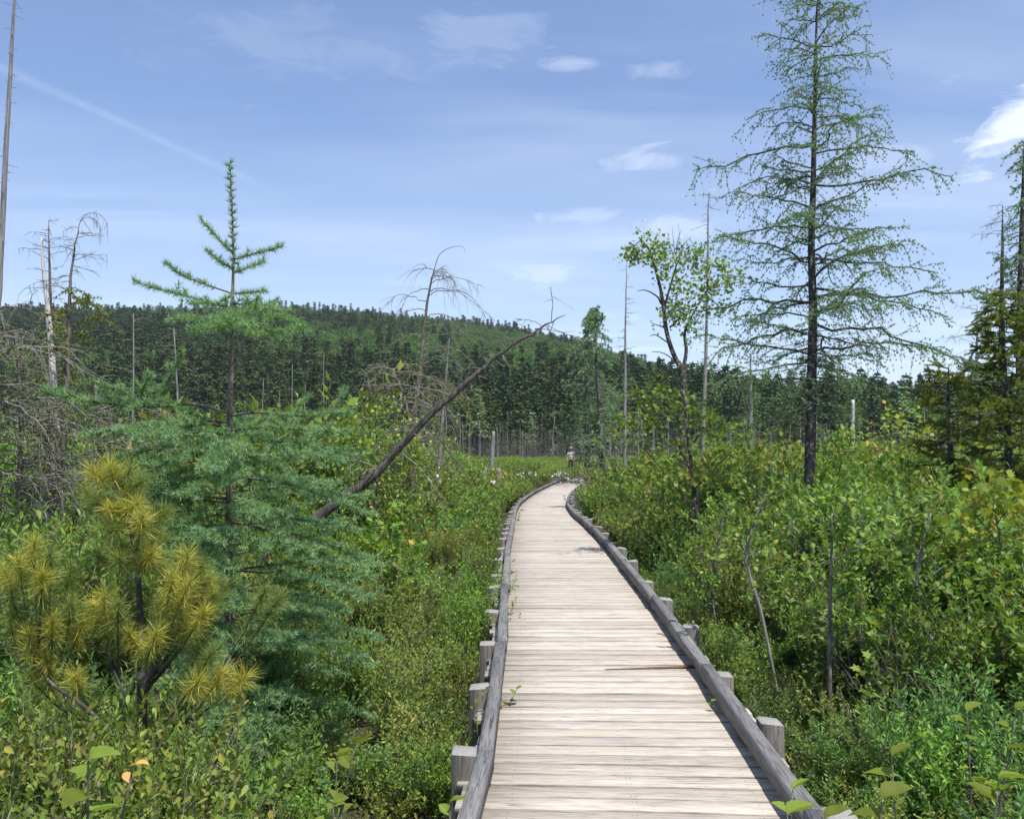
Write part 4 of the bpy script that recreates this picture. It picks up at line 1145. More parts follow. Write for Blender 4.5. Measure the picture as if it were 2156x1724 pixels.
# forked leafy tree right of the walk, and leafy saplings
def leafy_tree(name, label, d, limbs, clumps, seed, mat, LL, tpl, bark, nclump=46, rc=.3, cat='tree', nlw=1.0):
    """limbs: list of (points in view units, radii); clumps: (x, y, spread) leaf clusters in view units"""
    r = np.random.RandomState(seed)
    b0 = limbs[0][0][0]
    base = at(b0[0], b0[1], d)
    base[2] = float(ground_z(base[0], base[1])) - .05
    tg, lg, cg = Geo(), Geo(), Geo()
    ends = []
    for k, (pts, rad) in enumerate(limbs):
        dz = 0 if k == 0 else r.uniform(-.25, .25)
        P = [at(x, y, d + dz * j / max(1, len(pts) - 1)) - base for j, (x, y) in enumerate(pts)]
        if k == 0 and P[0][2] > 0:
            P[0][2] = 0
        C = catmull(np.array(P), 5)
        (tg if k == 0 else lg).tube(C, rad, 8 if k == 0 else 5)
        ends.append(C)
    allp = np.vstack(ends)
    for (x, y, spr) in clumps:
        for q in range(int(nclump)):
            c = at(x, y, d) - base + r.normal(0, 1, 3) * [spr / F * d, spr / F * d * .9, spr / F * d * .7]
            k = np.argmin(np.linalg.norm(allp - c, axis=1))
            if q % 9 == 0:
                P = curve_pts(allp[k], c - allp[k], np.linalg.norm(c - allp[k]), (0, 0, .0), 5, .1, r)
                lg.tube(P, [.006 * d / 15, .003 * d / 15], 3, cap=False)
            m = 5
            pp = c + r.normal(0, LL * 1.1, (m, 3))
            A = unit(r.normal(0, 1, (m, 3)) + [0, 0, -.5])
            N = unit(r.normal(0, .5, (m, 3)) + [.3, .1, .7])
            sz = r.uniform(.65, 1.15, m)
            cg.leaves(pp, A, N, LL * sz, LL * sz * nlw, tpl)
    parts = [('trunk', tg.mesh('trunk', M[bark], True)), ('limbs', lg.mesh('limbs', M[bark])), ('crown', cg.mesh('crown', M[mat]))]
    return finish_tree(name, parts, label, cat, None, base)
leafy_tree('leafy_tree', 'forked leafy tree with a thin open crown against the sky, left of the tall tamarack', 24.0,
    [([(1436, 1010), (1440, 880), (1438, 800), (1432, 765)], [.13, .115, .10, .09]),
     ([(1434, 775), (1418, 745), (1404, 700), (1396, 640), (1390, 605), (1378, 560), (1366, 525), (1345, 500)], [.075, .02]),
     ([(1436, 790), (1445, 740), (1442, 700), (1460, 660), (1490, 610)], [.06, .02]), ([(1392, 640), (1384, 625), (1362, 612), (1342, 612)], [.028, .01]), ([(1396, 660), (1412, 600), (1424, 560), (1440, 520)], [.035, .012]),
     ([(1410, 690), (1430, 670), (1448, 640)], [.03, .01]), ([(1400, 690), (1370, 680)], [.02, .008]), ([(1404, 720), (1380, 705), (1368, 708)], [.02, .008]), ([(1440, 775), (1400, 745), (1372, 740)], [.02, .008]),
     ([(1424, 560), (1412, 520), (1405, 488)], [.014, .004]), ([(1424, 550), (1425, 515), (1435, 482)], [.014, .004]), ([(1426, 545), (1440, 515), (1455, 500)], [.012, .004]), ([(1422, 540), (1418, 510), (1415, 475)], [.010, .003]), ([(1424, 530), (1430, 500), (1428, 470)], [.009, .003])],
    [(1340, 525, 14), (1362, 505, 14), (1390, 520, 16), (1325, 535, 8), (1410, 535, 18), (1440, 545, 16), (1400, 570, 18), (1430, 580, 20), (1470, 560, 18), (1460, 600, 20), (1430, 625, 16), (1490, 590, 18), (1480, 640, 18),
     (1400, 660, 14), (1440, 665, 14), (1455, 690, 18), (1500, 620, 16), (1415, 650, 12), (1510, 560, 14), (1470, 530, 12), (1520, 650, 14), (1385, 545, 12), (1525, 600, 16), (1540, 580, 12), (1350, 540, 12)],
    120, 'poplar', .10, T_MAPLE, 'dark_bark', nclump=15)
leafy_tree('maple_sapling', 'leafy maple sapling with a dark stem just right of the walk', 12.5,
    [([(1476, 1190), (1470, 1120), (1458, 1000), (1446, 900), (1438, 820)], [.045, .038, .028, .02, .01]), ([(1458, 1000), (1430, 940), (1390, 880), (1360, 830)], [.016, .005]), ([(1450, 940), (1490, 900), (1530, 880)], [.014, .005]),
     ([(1468, 1080), (1420, 1020), (1370, 960), (1330, 920)], [.016, .005]), ([(1462, 1030), (1510, 980), (1550, 940)], [.014, .005])],
    [(1340, 850, 26), (1372, 822, 20), (1400, 880, 30), (1440, 850, 26), (1480, 870, 26), (1330, 920, 26), (1365, 960, 30), (1420, 940, 30), (1480, 930, 28), (1530, 900, 22), (1545, 950, 24), (1400, 1010, 30), (1450, 1000, 26), (1510, 1000, 26), (1345, 895, 20)],
    121, 'maple', .066, T_MAPLE, 'dark_bark', nclump=15, cat='sapling')
leafy_tree('maple_sapling', 'bright green maple sapling tucked behind the foot of the tall tamarack', 15.0,
    [([(1750, 1120), (1748, 1030), (1745, 950)], [.03, .02, .01]), ([(1748, 1030), (1780, 960)], [.01, .004])],
    [(1750, 950, 26), (1775, 920, 22), (1765, 985, 28), (1740, 1000, 24), (1790, 960, 18)], 122, 'holly', .075, T_MAPLE, 'dark_bark', nclump=15, cat='sapling')
leafy_tree('maple_sapling', 'maple sapling with yellowing leaves near the right edge', 7.0,
    [([(2120, 1330), (2110, 1180), (2090, 1060)], [.014, .010, .004]), ([(2108, 1150), (2060, 1090), (2040, 1060)], [.006, .003]), ([(2100, 1100), (2140, 1050)], [.006, .003])],
    [(2085, 1045, 22), (2120, 1030, 18), (2055, 1065, 16), (2060, 1140, 22), (2100, 1080, 22), (2140, 1060, 18), (2010, 1140, 14)], 123, 'maple_yellow', .075, T_MAPLE, 'shrub_stem', nclump=7, cat='sapling')
leafy_tree('maple_sapling', 'yellow-tinged maple sapling right of the tall tamarack trunk', 16.0,
    [([(1900, 1120), (1900, 1000), (1890, 900)], [.03, .02, .008]), ([(1898, 1000), (1850, 930)], [.012, .005]), ([(1898, 980), (1950, 900)], [.012, .005])],
    [(1850, 920, 22), (1890, 890, 24), (1930, 900, 24), (1870, 950, 26), (1920, 950, 26), (1830, 950, 18), (1960, 920, 20)], 124, 'maple_yellow', .08, T_MAPLE, 'shrub_stem', nclump=10, cat='sapling')
leafy_tree('leafy_tree', 'bushy leafy tree behind the larch, left of the leaning log', 13.5,
    [([(790, 1200), (792, 1050), (795, 950), (790, 880)], [.03, .025, .018, .008]), ([(792, 1030), (750, 950), (730, 900)], [.014, .005]), ([(792, 1000), (840, 930), (850, 890)], [.014, .005])],
    [(760, 890, 28), (800, 870, 26), (840, 900, 26), (750, 940, 30), (800, 930, 34), (850, 950, 28), (780, 990, 34), (840, 1000, 30), (720, 960, 26), (880, 960, 22), (740, 1010, 30), (800, 1050, 34), (860, 1040, 30)], 125, 'poplar', .070, T_OVAL, 'shrub_stem', nclump=30, nlw=.7)
#TREES_END

# landmarks used to say which shrub is which
ORD = ['nearest', 'second', 'third', 'fourth', 'fifth', 'sixth', 'seventh', 'eighth', 'ninth', 'tenth']
MARKS = [('the young larch', -1.87, 6.0), ('the yellow pine sapling', -1.68, 4.1), ('the tall tamarack', 4.28, 13.0), ('the dark-stemmed maple sapling', 2.6, 12.5), ('the crooked pale alder', 1.84, 6.6), ('the straight dark alder', 2.11, 6.0),
         ('the forked speckled alder', 2.9, 6.4), ('the leaning log', -2.2, 10.0), ('the leaning log foot', -3.4, 10.0), ('the yellowing maple sapling', 3.8, 7.0), ('the bushy leafy tree', -2.0, 13.5), ('the right edge', 5.6, 9.5), ('the left edge', -3.4, 6.2),
         ('the bottom left corner', -1.9, 3.0), ('the bottom right corner', 1.9, 3.0), ('the grey twig tangle', -5.2, 10.2), ('the weeping tamarack', -1.9, 17.0), ('the yellow spruce', 7.0, 13.2)]
for sg in (-1, 1):
    s_ = S0 + (0.3 if sg > 0 else 0.95)
    n_ = 0
    while n_ < 9:
        P_ = side(s_, sg * .83)
        if P_[1] > 3.6:
            MARKS.append(('the %s %s post' % (ORD[n_], 'left' if sg < 0 else 'right'), P_[0], P_[1]))
            n_ += 1
        s_ += 1.2
USED = set()
def which(desc, x, y):
    ds = sorted((math.hypot(x - a, y - b), n, x - a, y - b) for n, a, b in MARKS)
    dist, n, dx, dy = ds[0]
    if 'edge' in n or 'corner' in n:
        rel = 'towards'
    elif abs(dx) > abs(dy):
        rel = 'right of' if dx > 0 else 'left of'
    else:
        rel = 'behind' if dy > 0 else 'in front of'
    if dist < .5 and rel != 'towards':
        rel = 'close ' + ('to the right of' if rel == 'right of' else 'to the left of' if rel == 'left of' else rel)
    base = '%s %s %s' % (desc, rel, n)
    for c in [base] + ['%s, on the side of %s' % (base, q[1]) for q in ds[1:6]]:
        if c not in USED and len(c.split()) <= 16:
            USED.add(c)
            return c
    return base
COLS = [('the bleached trunk', 95), ('the larch leader', 485), ('the leaning log', 720), ('the weeping tamarack', 905), ('the broken stump post', 1038), ('the person', 1202), ('the slender snag', 1317), ('the forked leafy tree', 1433), ('the pale shaggy snag', 1580), ('the tall tamarack', 1710), ('the pale broken stub', 1796), ('the small olive spruce', 2005)]
def which_col(desc, px):
    ds = sorted((abs(px - c), n, px - c) for n, c in COLS)
    base = '%s %s %s' % (desc, 'just above' if ds[0][0] < 12 else ('right of' if ds[0][2] > 0 else 'left of'), ds[0][1])
    for c in [base] + ['%s, on the side of %s' % (base, q[1]) for q in ds[1:3]]:
        if c not in USED and len(c.split()) <= 16:
            USED.add(c)
            return c
    return base

# ------------------------------------------------------------------ wooded hill
def scatter(name, pts, rotz, scl, idx, meshes, label):
    """one object that carries many instances (for masses nobody could count)"""
    me = bpy.data.meshes.new(name)
    n = len(pts)
    me.vertices.add(n)
    me.vertices.foreach_set('co', np.asarray(pts, np.float32).ravel())
    for nm, typ, arr in (('rz', 'FLOAT', rotz), ('sc', 'FLOAT', scl), ('ix', 'INT', idx)):
        a = me.attributes.new(nm, typ, 'POINT')
        a.data.foreach_set('value', np.asarray(arr, np.float32 if typ == 'FLOAT' else np.int32))
    o = link(name, me)
    tag(o, label, None, None, 'stuff')
    src = bpy.data.collections.new(name + ' sources')
    for k, m_ in enumerate(meshes):
        src.objects.link(bpy.data.objects.new('%s_source_%02d' % (name, k), m_))
    ng = bpy.data.node_groups.new(name, 'GeometryNodeTree')
    ng.interface.new_socket('Geometry', in_out='INPUT', socket_type='NodeSocketGeometry')
    ng.interface.new_socket('Geometry', in_out='OUTPUT', socket_type='NodeSocketGeometry')
    N, Lk = ng.nodes, ng.links
    gi, go = N.new('NodeGroupInput'), N.new('NodeGroupOutput')
    ci = N.new('GeometryNodeCollectionInfo')
    ci.inputs['Collection'].default_value = src
    ci.inputs['Separate Children'].default_value = True
    ci.inputs['Reset Children'].default_value = True
    ip = N.new('GeometryNodeInstanceOnPoints')
    ip.inputs['Pick Instance'].default_value = True
    def attr(nm, typ):
        a = N.new('GeometryNodeInputNamedAttribute')
        a.data_type = typ
        a.inputs['Name'].default_value = nm
        return next(s_ for s_ in a.outputs if s_.enabled and s_.name == 'Attribute')
    cb = N.new('ShaderNodeCombineXYZ')
    Lk.new(attr('rz', 'FLOAT'), cb.inputs[2])
    er = N.new('FunctionNodeEulerToRotation')
    Lk.new(cb.outputs[0], er.inputs[0])
    Lk.new(gi.outputs[0], ip.inputs['Points'])
    Lk.new(ci.outputs[0], ip.inputs['Instance'])
    Lk.new(attr('ix', 'INT'), ip.inputs['Instance Index'])
    Lk.new(er.outputs[0], ip.inputs['Rotation'])
    Lk.new(attr('sc', 'FLOAT'), ip.inputs['Scale'])
    Lk.new(ip.outputs[0], go.inputs[0])
    md = o.modifiers.new('scatter', 'NODES')
    md.node_group = ng
    return o

def conifer(seed, H, Rb, layers, per, mat, pow_=.85, droop=.25, gap=.12, leafL=.55, leafW=.34, split=False):
    r = np.random.RandomState(seed)
    cg = Geo()
    tg = Geo() if split else cg
    tg.tube(np.array([(0, 0, -.5), (0, 0, H * .5), (0, 0, H)]), [H * .016, H * .009, .01], 5, mat=0 if split else 1)
    LP, LA, LN, LS = [], [], [], []
    for l in range(layers):
        f = gap + (1 - gap) * (l + r.uniform(0, .8)) / layers
        Rr = Rb * (1 - f) ** pow_ * r.uniform(.75, 1.15) + .06 * Rb
        for q in range(per):
            az = r.uniform(0, 6.28)
            L = Rr * r.uniform(.6, 1.1)
            m = max(2, int(L / .42))
            tt = np.linspace(.25, 1.0, m)
            d = horiz(az)
            P = np.array([0, 0, f * H]) + d * (L * tt)[:, None] + np.stack([np.zeros(m), np.zeros(m), L * (.05 * tt - droop * tt ** 2)], -1)
            for side_ in (-.9, 0.0, .9):
                a2 = az + side_ + r.normal(0, .2, m)
                LP.append(P + r.normal(0, .06, P.shape))
                LA.append(np.stack([np.cos(a2), np.sin(a2), r.uniform(-.5, .15, m)], -1))
                LN.append(unit(r.normal(0, .35, (m, 3)) + [0, 0, 1] + d * .4))
                LS.append(np.full(m, 1.0) * r.uniform(.7, 1.2))
    LP, LA, LN, LS = np.vstack(LP), np.vstack(LA), np.vstack(LN), np.concatenate(LS)
    cg.leaves(LP, LA, LN, leafL * LS, leafW * LS, T_DIAM)
    cg.leaves(A_([[0, 0, H * .955]] * 4), A_([[.1, 0, 1], [-.1, 0, 1], [0, .1, 1], [0, -.1, 1.0]]), A_([[1, 0, 0], [0, 1, 0], [1, 1, 0], [1, -1, 0.]]), H * .07, .12, T_DIAM)
    if split:
        return cg.mesh('crown', M[mat]), tg.mesh('trunk', M['dark_bark'])
    return cg.mesh('conifer', [M[mat], M['dark_bark']])

def broadleaf(seed, H, Rb, mat, n=1500, LL=.42):
    r = np.random.RandomState(seed)
    cg = Geo()
    cg.tube(np.array([(0, 0, -.5), (.1, 0, H * .4), (0, 0, H * .75)]), [H * .018, H * .012, .03], 5, mat=1)
    lob = [(r.normal(0, Rb * .42), r.normal(0, Rb * .42), H * r.uniform(.42, .86), Rb * r.uniform(.38, .62)) for _ in range(11)]
    P, N = [], []
    for (x, y, z, s_) in lob:
        m = n // 11
        d = unit(r.normal(0, 1, (m, 3)))
        P.append(A_([x, y, z]) + d * (s_ * r.uniform(.7, 1.05, m))[:, None] * [1, 1, .85])
        N.append(unit(d + r.normal(0, .5, (m, 3)) + [0, 0, .3]))
    P, N = np.vstack(P), np.vstack(N)
    cg.leaves(P, r.normal(0, 1, P.shape), N, LL * r.uniform(.6, 1.2, len(P)), LL * .75, T_DIAM)
    return cg.mesh('broadleaf', [M[mat], M['dark_bark']])

r = np.random.RandomState(300)
hill_meshes = [conifer(1, 11, 2.1, 26, 6, 'far_spruce'), conifer(2, 10, 2.4, 22, 6, 'far_spruce', pow_=.7), conifer(3, 9.5, 2.0, 22, 6, 'far_cedar', pow_=.6, droop=.1), conifer(4, 11, 2.6, 24, 6, 'far_cedar', pow_=.75),
               conifer(5, 12, 1.7, 28, 5, 'far_spruce', pow_=.9), broadleaf(6, 9, 3.1, 'far_leafy'), broadleaf(7, 8, 2.8, 'far_leafy'), broadleaf(8, 9.5, 2.7, 'far_leafy')]
HX, HY = [], []
y = 116.0
while y < 505:
    st = np.interp(y, [116, 250, 500], [3.5, 3.9, 4.2])
    xw = .64 * y + 20
    for x in np.arange(-xw, xw, st):
        HX.append(x + r.uniform(-.5, .5) * st)
        HY.append(y + r.uniform(-.5, .5) * st)
    y += st
HX, HY = np.array(HX), np.array(HY)
mixn = np.sin(HX * .021 + 1.3) * np.sin(HY * .027 + .6) + .6 * np.sin(HX * .06 + HY * .045) + r.normal(0, .55, len(HX)) + np.interp(HX / HY, [-.5, -.25, 0, .2, .5], [-.55, -.25, .35, .25, .1]) + np.interp(HY, [116, 180, 420, 450], [-.5, .1, .1, -.6])
idx = np.where(mixn > -.05, r.choice([5, 6, 7], len(HX)), r.choice([0, 1, 2, 3, 4], len(HX), p=[.25, .2, .2, .15, .2]))
left = (HX / HY < -.18) & (idx < 5) & (r.rand(len(HX)) < .45)
idx[left] = r.choice([2, 3], left.sum())
hs = 1.22 * r.uniform(.6, 1.0, len(HX)) * np.interp(HY, [116, 200, 420, 500], [.85, .95, .72, .72])
hp = np.stack([HX, HY, ground_z(HX, HY) - .2], -1)
scatter('forest', hp, r.uniform(0, 6.28, len(HX)), hs, idx, hill_meshes, 'dense mixed conifer and leafy forest covering the whole hill')

# trees that can be told apart on the skyline
sk = [conifer(11 + k, 10, 1.55, 22, 5, 'far_spruce', pow_=.9, split=True) for k in range(3)]
sx = np.concatenate([np.linspace(300, 1280, 40) + r.uniform(-11, 11, 40), np.linspace(1390, 1640, 6) + r.uniform(-12, 12, 6)])
for k, px in enumerate(sx):
    yy = RIDGE_Y + r.uniform(-14, 4)
    X = (px - CX) / F * yy
    o = empty('spruce_tree', (X, yy, float(ground_z(X, yy)) - .2), r.uniform(0, 6.28))
    h = r.uniform(.75, 1.12)
    c, t_ = sk[k % 3]
    for nm, me in (('crown', c), ('trunk', t_)):
        q_ = link(nm, me, o)
        q_.scale = (h * .85, h * .85, h)
        if nm == 'crown':
            q_['kind'] = 'stuff'
    tag(o, which_col('small dark spruce on the hill skyline', px), 'tree', 'spruces on the hill skyline')
o = empty('pine_tree', (lambda X, Y: (X, Y, float(ground_z(X, Y)) - .2))((1357 - CX) / F * 330, 330.0))
c, t_ = conifer(19, 11.5, 2.6, 13, 6, 'far_spruce', pow_=.5, droop=.05, split=True)
link('crown', c, o)
link('trunk', t_, o)
tag(o, 'lone layered pine poking above the ridge right of the slender snag', 'tree')
# pale open conifers at the foot of the hill
ec = [conifer(31 + k, 9, 1.8, 15, 5, m_, pow_=.7, droop=.18, gap=.3, leafL=.5, leafW=.22, split=True) for k, m_ in enumerate(['far_cedar', 'tamarack', 'far_cedar', 'far_spruce'])]
ex = np.concatenate([np.linspace(560, 1340, 30), np.linspace(1380, 2000, 14)]) + r.uniform(-14, 14, 44)
for k, px in enumerate(ex):
    yy = r.uniform(100, 114)
    X = (px - CX) / F * yy
    h = r.uniform(.45, 1.0)
    o = empty('conifer_tree', (X, yy, float(ground_z(X, yy)) - .1), r.uniform(0, 6.28))
    c, t_ = ec[k % 4]
    for nm, me in (('crown', c), ('trunk', t_)):
        q_ = link(nm, me, o)
        q_.scale = (h, h, h)
        if nm == 'crown':
            q_['kind'] = 'stuff'
    tag(o, which_col('ragged conifer at the foot of the hill', px), 'tree', 'conifers at the foot of the hill')

# grey drowned stems in front of the tree line
def stem_variant(seed, H, tw):
    r = np.random.RandomState(seed)
    tg, lg = Geo(), Geo()
    P = np.cumsum(np.vstack([[0, 0, -.2], np.stack([r.normal(0, .03, 7), r.normal(0, .03, 7), np.full(7, H / 7)], -1)]), axis=0)
    tg.tube(P, [.085, .02], 5)
    dead_limbs(lg, r, P, tw, (.3, 1.1), .022, .0, .2, 2, (.1, 1), jit=.2)
    return tg.mesh('trunk', M['grey_bark']), lg.mesh('limbs', M['dead_twig'])
sv = [stem_variant(400 + k, 6.0, tw) for k, tw in enumerate([10, 26, 34, 6, 18])]
named = [(553, 790, 90), (615, 757, 85), (681, 735, 85), (640, 800, 95), (588, 815, 95), (715, 830, 95), (1010, 880, 95), (940, 850, 95), (1100, 905, 92)]
for k in range(76):
    if k < len(named):
        px, ty, yy = named[k]
        X = (px - CX) / F * yy
        gz = float(ground_z(X, yy))
        h = (CAMZ + (HOR - ty) / F * yy - gz) / 6.0
        v = sv[(0, 3)[k % 2]]
    else:
        px, yy = r.uniform(520, 2020), r.uniform(88, 108)
        X = (px - CX) / F * yy
        gz = float(ground_z(X, yy))
        h = r.uniform(.35, .95)
        v = sv[r.randint(5)]
    o = empty('dead_tree', (X, yy, gz - .05), r.uniform(0, 6.28))
    for nm, me in (('trunk', v[0]), ('limbs', v[1])):
        q_ = link(nm, me, o)
        q_.scale = (min(1, h + .2), min(1, h + .2), h)
        if nm == 'limbs':
            q_['kind'] = 'stuff'
    tag(o, which_col('thin grey drowned stem before the tree line', px), 'tree', 'drowned stems before the tree line')
def joined_stem(seed):
    r = np.random.RandomState(seed)
    g = Geo()
    for q in range(5):
        b = np.array([r.normal(0, .7), r.normal(0, .7), -.1])
        P = np.cumsum(np.vstack([b, np.stack([r.normal(0, .08, 5), r.normal(0, .08, 5), np.full(5, r.uniform(.3, .75))], -1)]), axis=0)
        g.tube(P, [.045, .012], 3)
        dead_limbs(g, r, P, 8, (.3, .9), .016, .1, .1, 2, (.1, 1), jit=.2)
    return g.mesh('brush', M['brush'])
bm_ = [joined_stem(500 + k) for k in range(4)]
n = 620
bx, by = r.uniform(-.60, .62, n), r.uniform(92, 116, n)
bx = bx * by
scatter('dead_brush', np.stack([bx, by, ground_z(bx, by)], -1), r.uniform(0, 6.28, n), r.uniform(.5, 1.25, n), r.randint(0, 4, n), bm_, 'band of grey leafless brush along the foot of the hill')

# ------------------------------------------------------------------ bog shrubs
def shrub_joined(seed, **kw):
    mat = kw.pop('mat')
    c, s_ = shrub_mesh(seed, mat=mat, name='far', **kw)
    g = Geo()
    for me, k in ((c, 0), (s_, 1)):
        v = np.empty(len(me.vertices) * 3)
        me.vertices.foreach_get('co', v)
        f3 = [tuple(p_.vertices) for p_ in me.polygons if len(p_.vertices) == 3]
        f4 = [tuple(p_.vertices) for p_ in me.polygons if len(p_.vertices) == 4]
        g.add(v.reshape(-1, 3), [np.array(f3, dtype=int).reshape(-1, 3), np.array(f4, dtype=int).reshape(-1, 4)], k)
    return g.mesh('far_shrub', [M[mat], M['shrub_stem']])
far_m = []
for k, m_ in enumerate(['alder', 'blueberry', 'holly', 'gale', 'blueberry', 'bronze_']):
    far_m.append(shrub_joined(700 + k, H=1.0, Rad=.62, stems=18, twigs=9, nleaf=9, LL=.068, LW=.036, tpl=T_DIAM, mat='rusty' if m_ == 'bronze_' else m_, stem_r=.007, twigL=.25, low=.12, flat=.5, dead=(3 if k in (1, 4) else 0)))

# the mass beyond the shrubs one can tell apart
X, Y = [], []
y = 13.5
while y < 66:
    st = np.interp(y, [13, 30, 66], [.62, .85, 1.25])
    xw = .62 * y + 2
    for x in np.arange(-xw, xw, st):
        X.append(x + r.uniform(-.5, .5) * st)
        Y.append(y + r.uniform(-.5, .5) * st)
    y += st
X, Y = np.array(X), np.array(Y)
pdist = np.array([path_dist(a, b) for a, b in zip(X, Y)])
keep = (pdist > 1.3) & ~((Y > 57) & (X > -3) & (X < 9)) & ~((Y > 50) & (np.abs(X / Y * F + CX - 1202) < 44))
X, Y, pdist = X[keep], Y[keep], pdist[keep]
hgt = r.uniform(.65, 1.4, len(X)) * np.interp(pdist, [1.4, 2.5, 5], [.72, 1.0, 1.32]) * np.where(X > path(0)[0] + 2, 1.12, 1.0) * np.interp(Y, [13, 30, 50, 66], [1.2, 1.15, .95, .8]) * (.75 + .5 * (.5 + .5 * np.sin(X * .9 + 1.7) * np.sin(Y * .7)))
hgt = hgt * np.where((X < -1.2) & (Y < 34), np.interp(pdist, [1.5, 3.5], [1.0, 1.3]), 1.0)
hgt = np.where((Y > 34) & (np.abs(X / Y * F + CX - 1200) < 70), np.minimum(hgt, .55), hgt)
patch = np.sin(X * .55 + 2) * np.sin(Y * .4) + r.normal(0, .6, len(X))
ix = np.where(patch > .5, r.choice([0, 2], len(X)), np.where(patch < -.7, r.choice([1, 5], len(X)), r.choice([0, 1, 2, 3, 4], len(X))))
scatter('bog_shrubbery', np.stack([X, Y, ground_z(X, Y) - .02], -1), r.uniform(0, 6.28, len(X)), hgt, ix, far_m, 'low leafy bog shrubs spreading away to the tree line on both sides')
# scattered white flower heads out in the shrubs
g = Geo()
for (px, py, d, n_, s_) in [(1105, 1000, 42, 16, 14), (1170, 997, 45, 10, 12), (1180, 1000, 45, 8, 8), (1085, 985, 60, 8, 14), (1040, 1010, 34, 6, 20), (1195, 1012, 40, 6, 10), (900, 1010, 20, 12, 60)]:
    for q in range(n_):
        P = at(px + r.normal(0, s_), py + r.normal(0, 3), d + r.uniform(-1, 1))
        g.leaves(np.tile(P, (5, 1)), unit(r.normal(0, 1, (5, 3))), r.normal(0, 1, (5, 3)), .07, .05, T_DIAM)
tag(link('flowers', g.mesh('flowers', M['white_flower'])), 'scattered white flower heads among the far shrubs near the person', None, None, 'stuff')
# sedge meadow behind the person
sm = []
for k in range(3):
    g = Geo()
    rr = np.random.RandomState(800 + k)
    n_ = 160
    P = np.stack([rr.normal(0, .5, n_), rr.normal(0, .5, n_), np.full(n_, -.02)], -1)
    g.leaves(P, unit(rr.normal(0, .25, (n_, 3)) + [0, 0, 1]), rr.normal(0, 1, (n_, 3)), rr.uniform(.3, .7, n_), .035, T_LANCE)
    sm.append(g.mesh('sedge', M['sedge']))
n = 2600
Y = r.uniform(58, 96, n)
X = r.uniform(-.25, .3, n) * Y
k_ = np.array([path_dist(a, b) > 1.3 for a, b in zip(X, Y)])
X, Y = X[k_], Y[k_]
scatter('sedge_grass', np.stack([X, Y, ground_z(X, Y)], -1), r.uniform(0, 6.28, len(X)), r.uniform(.55, 1.0, len(X)), r.randint(0, 3, len(X)), sm, 'pale green sedge meadow behind the person')

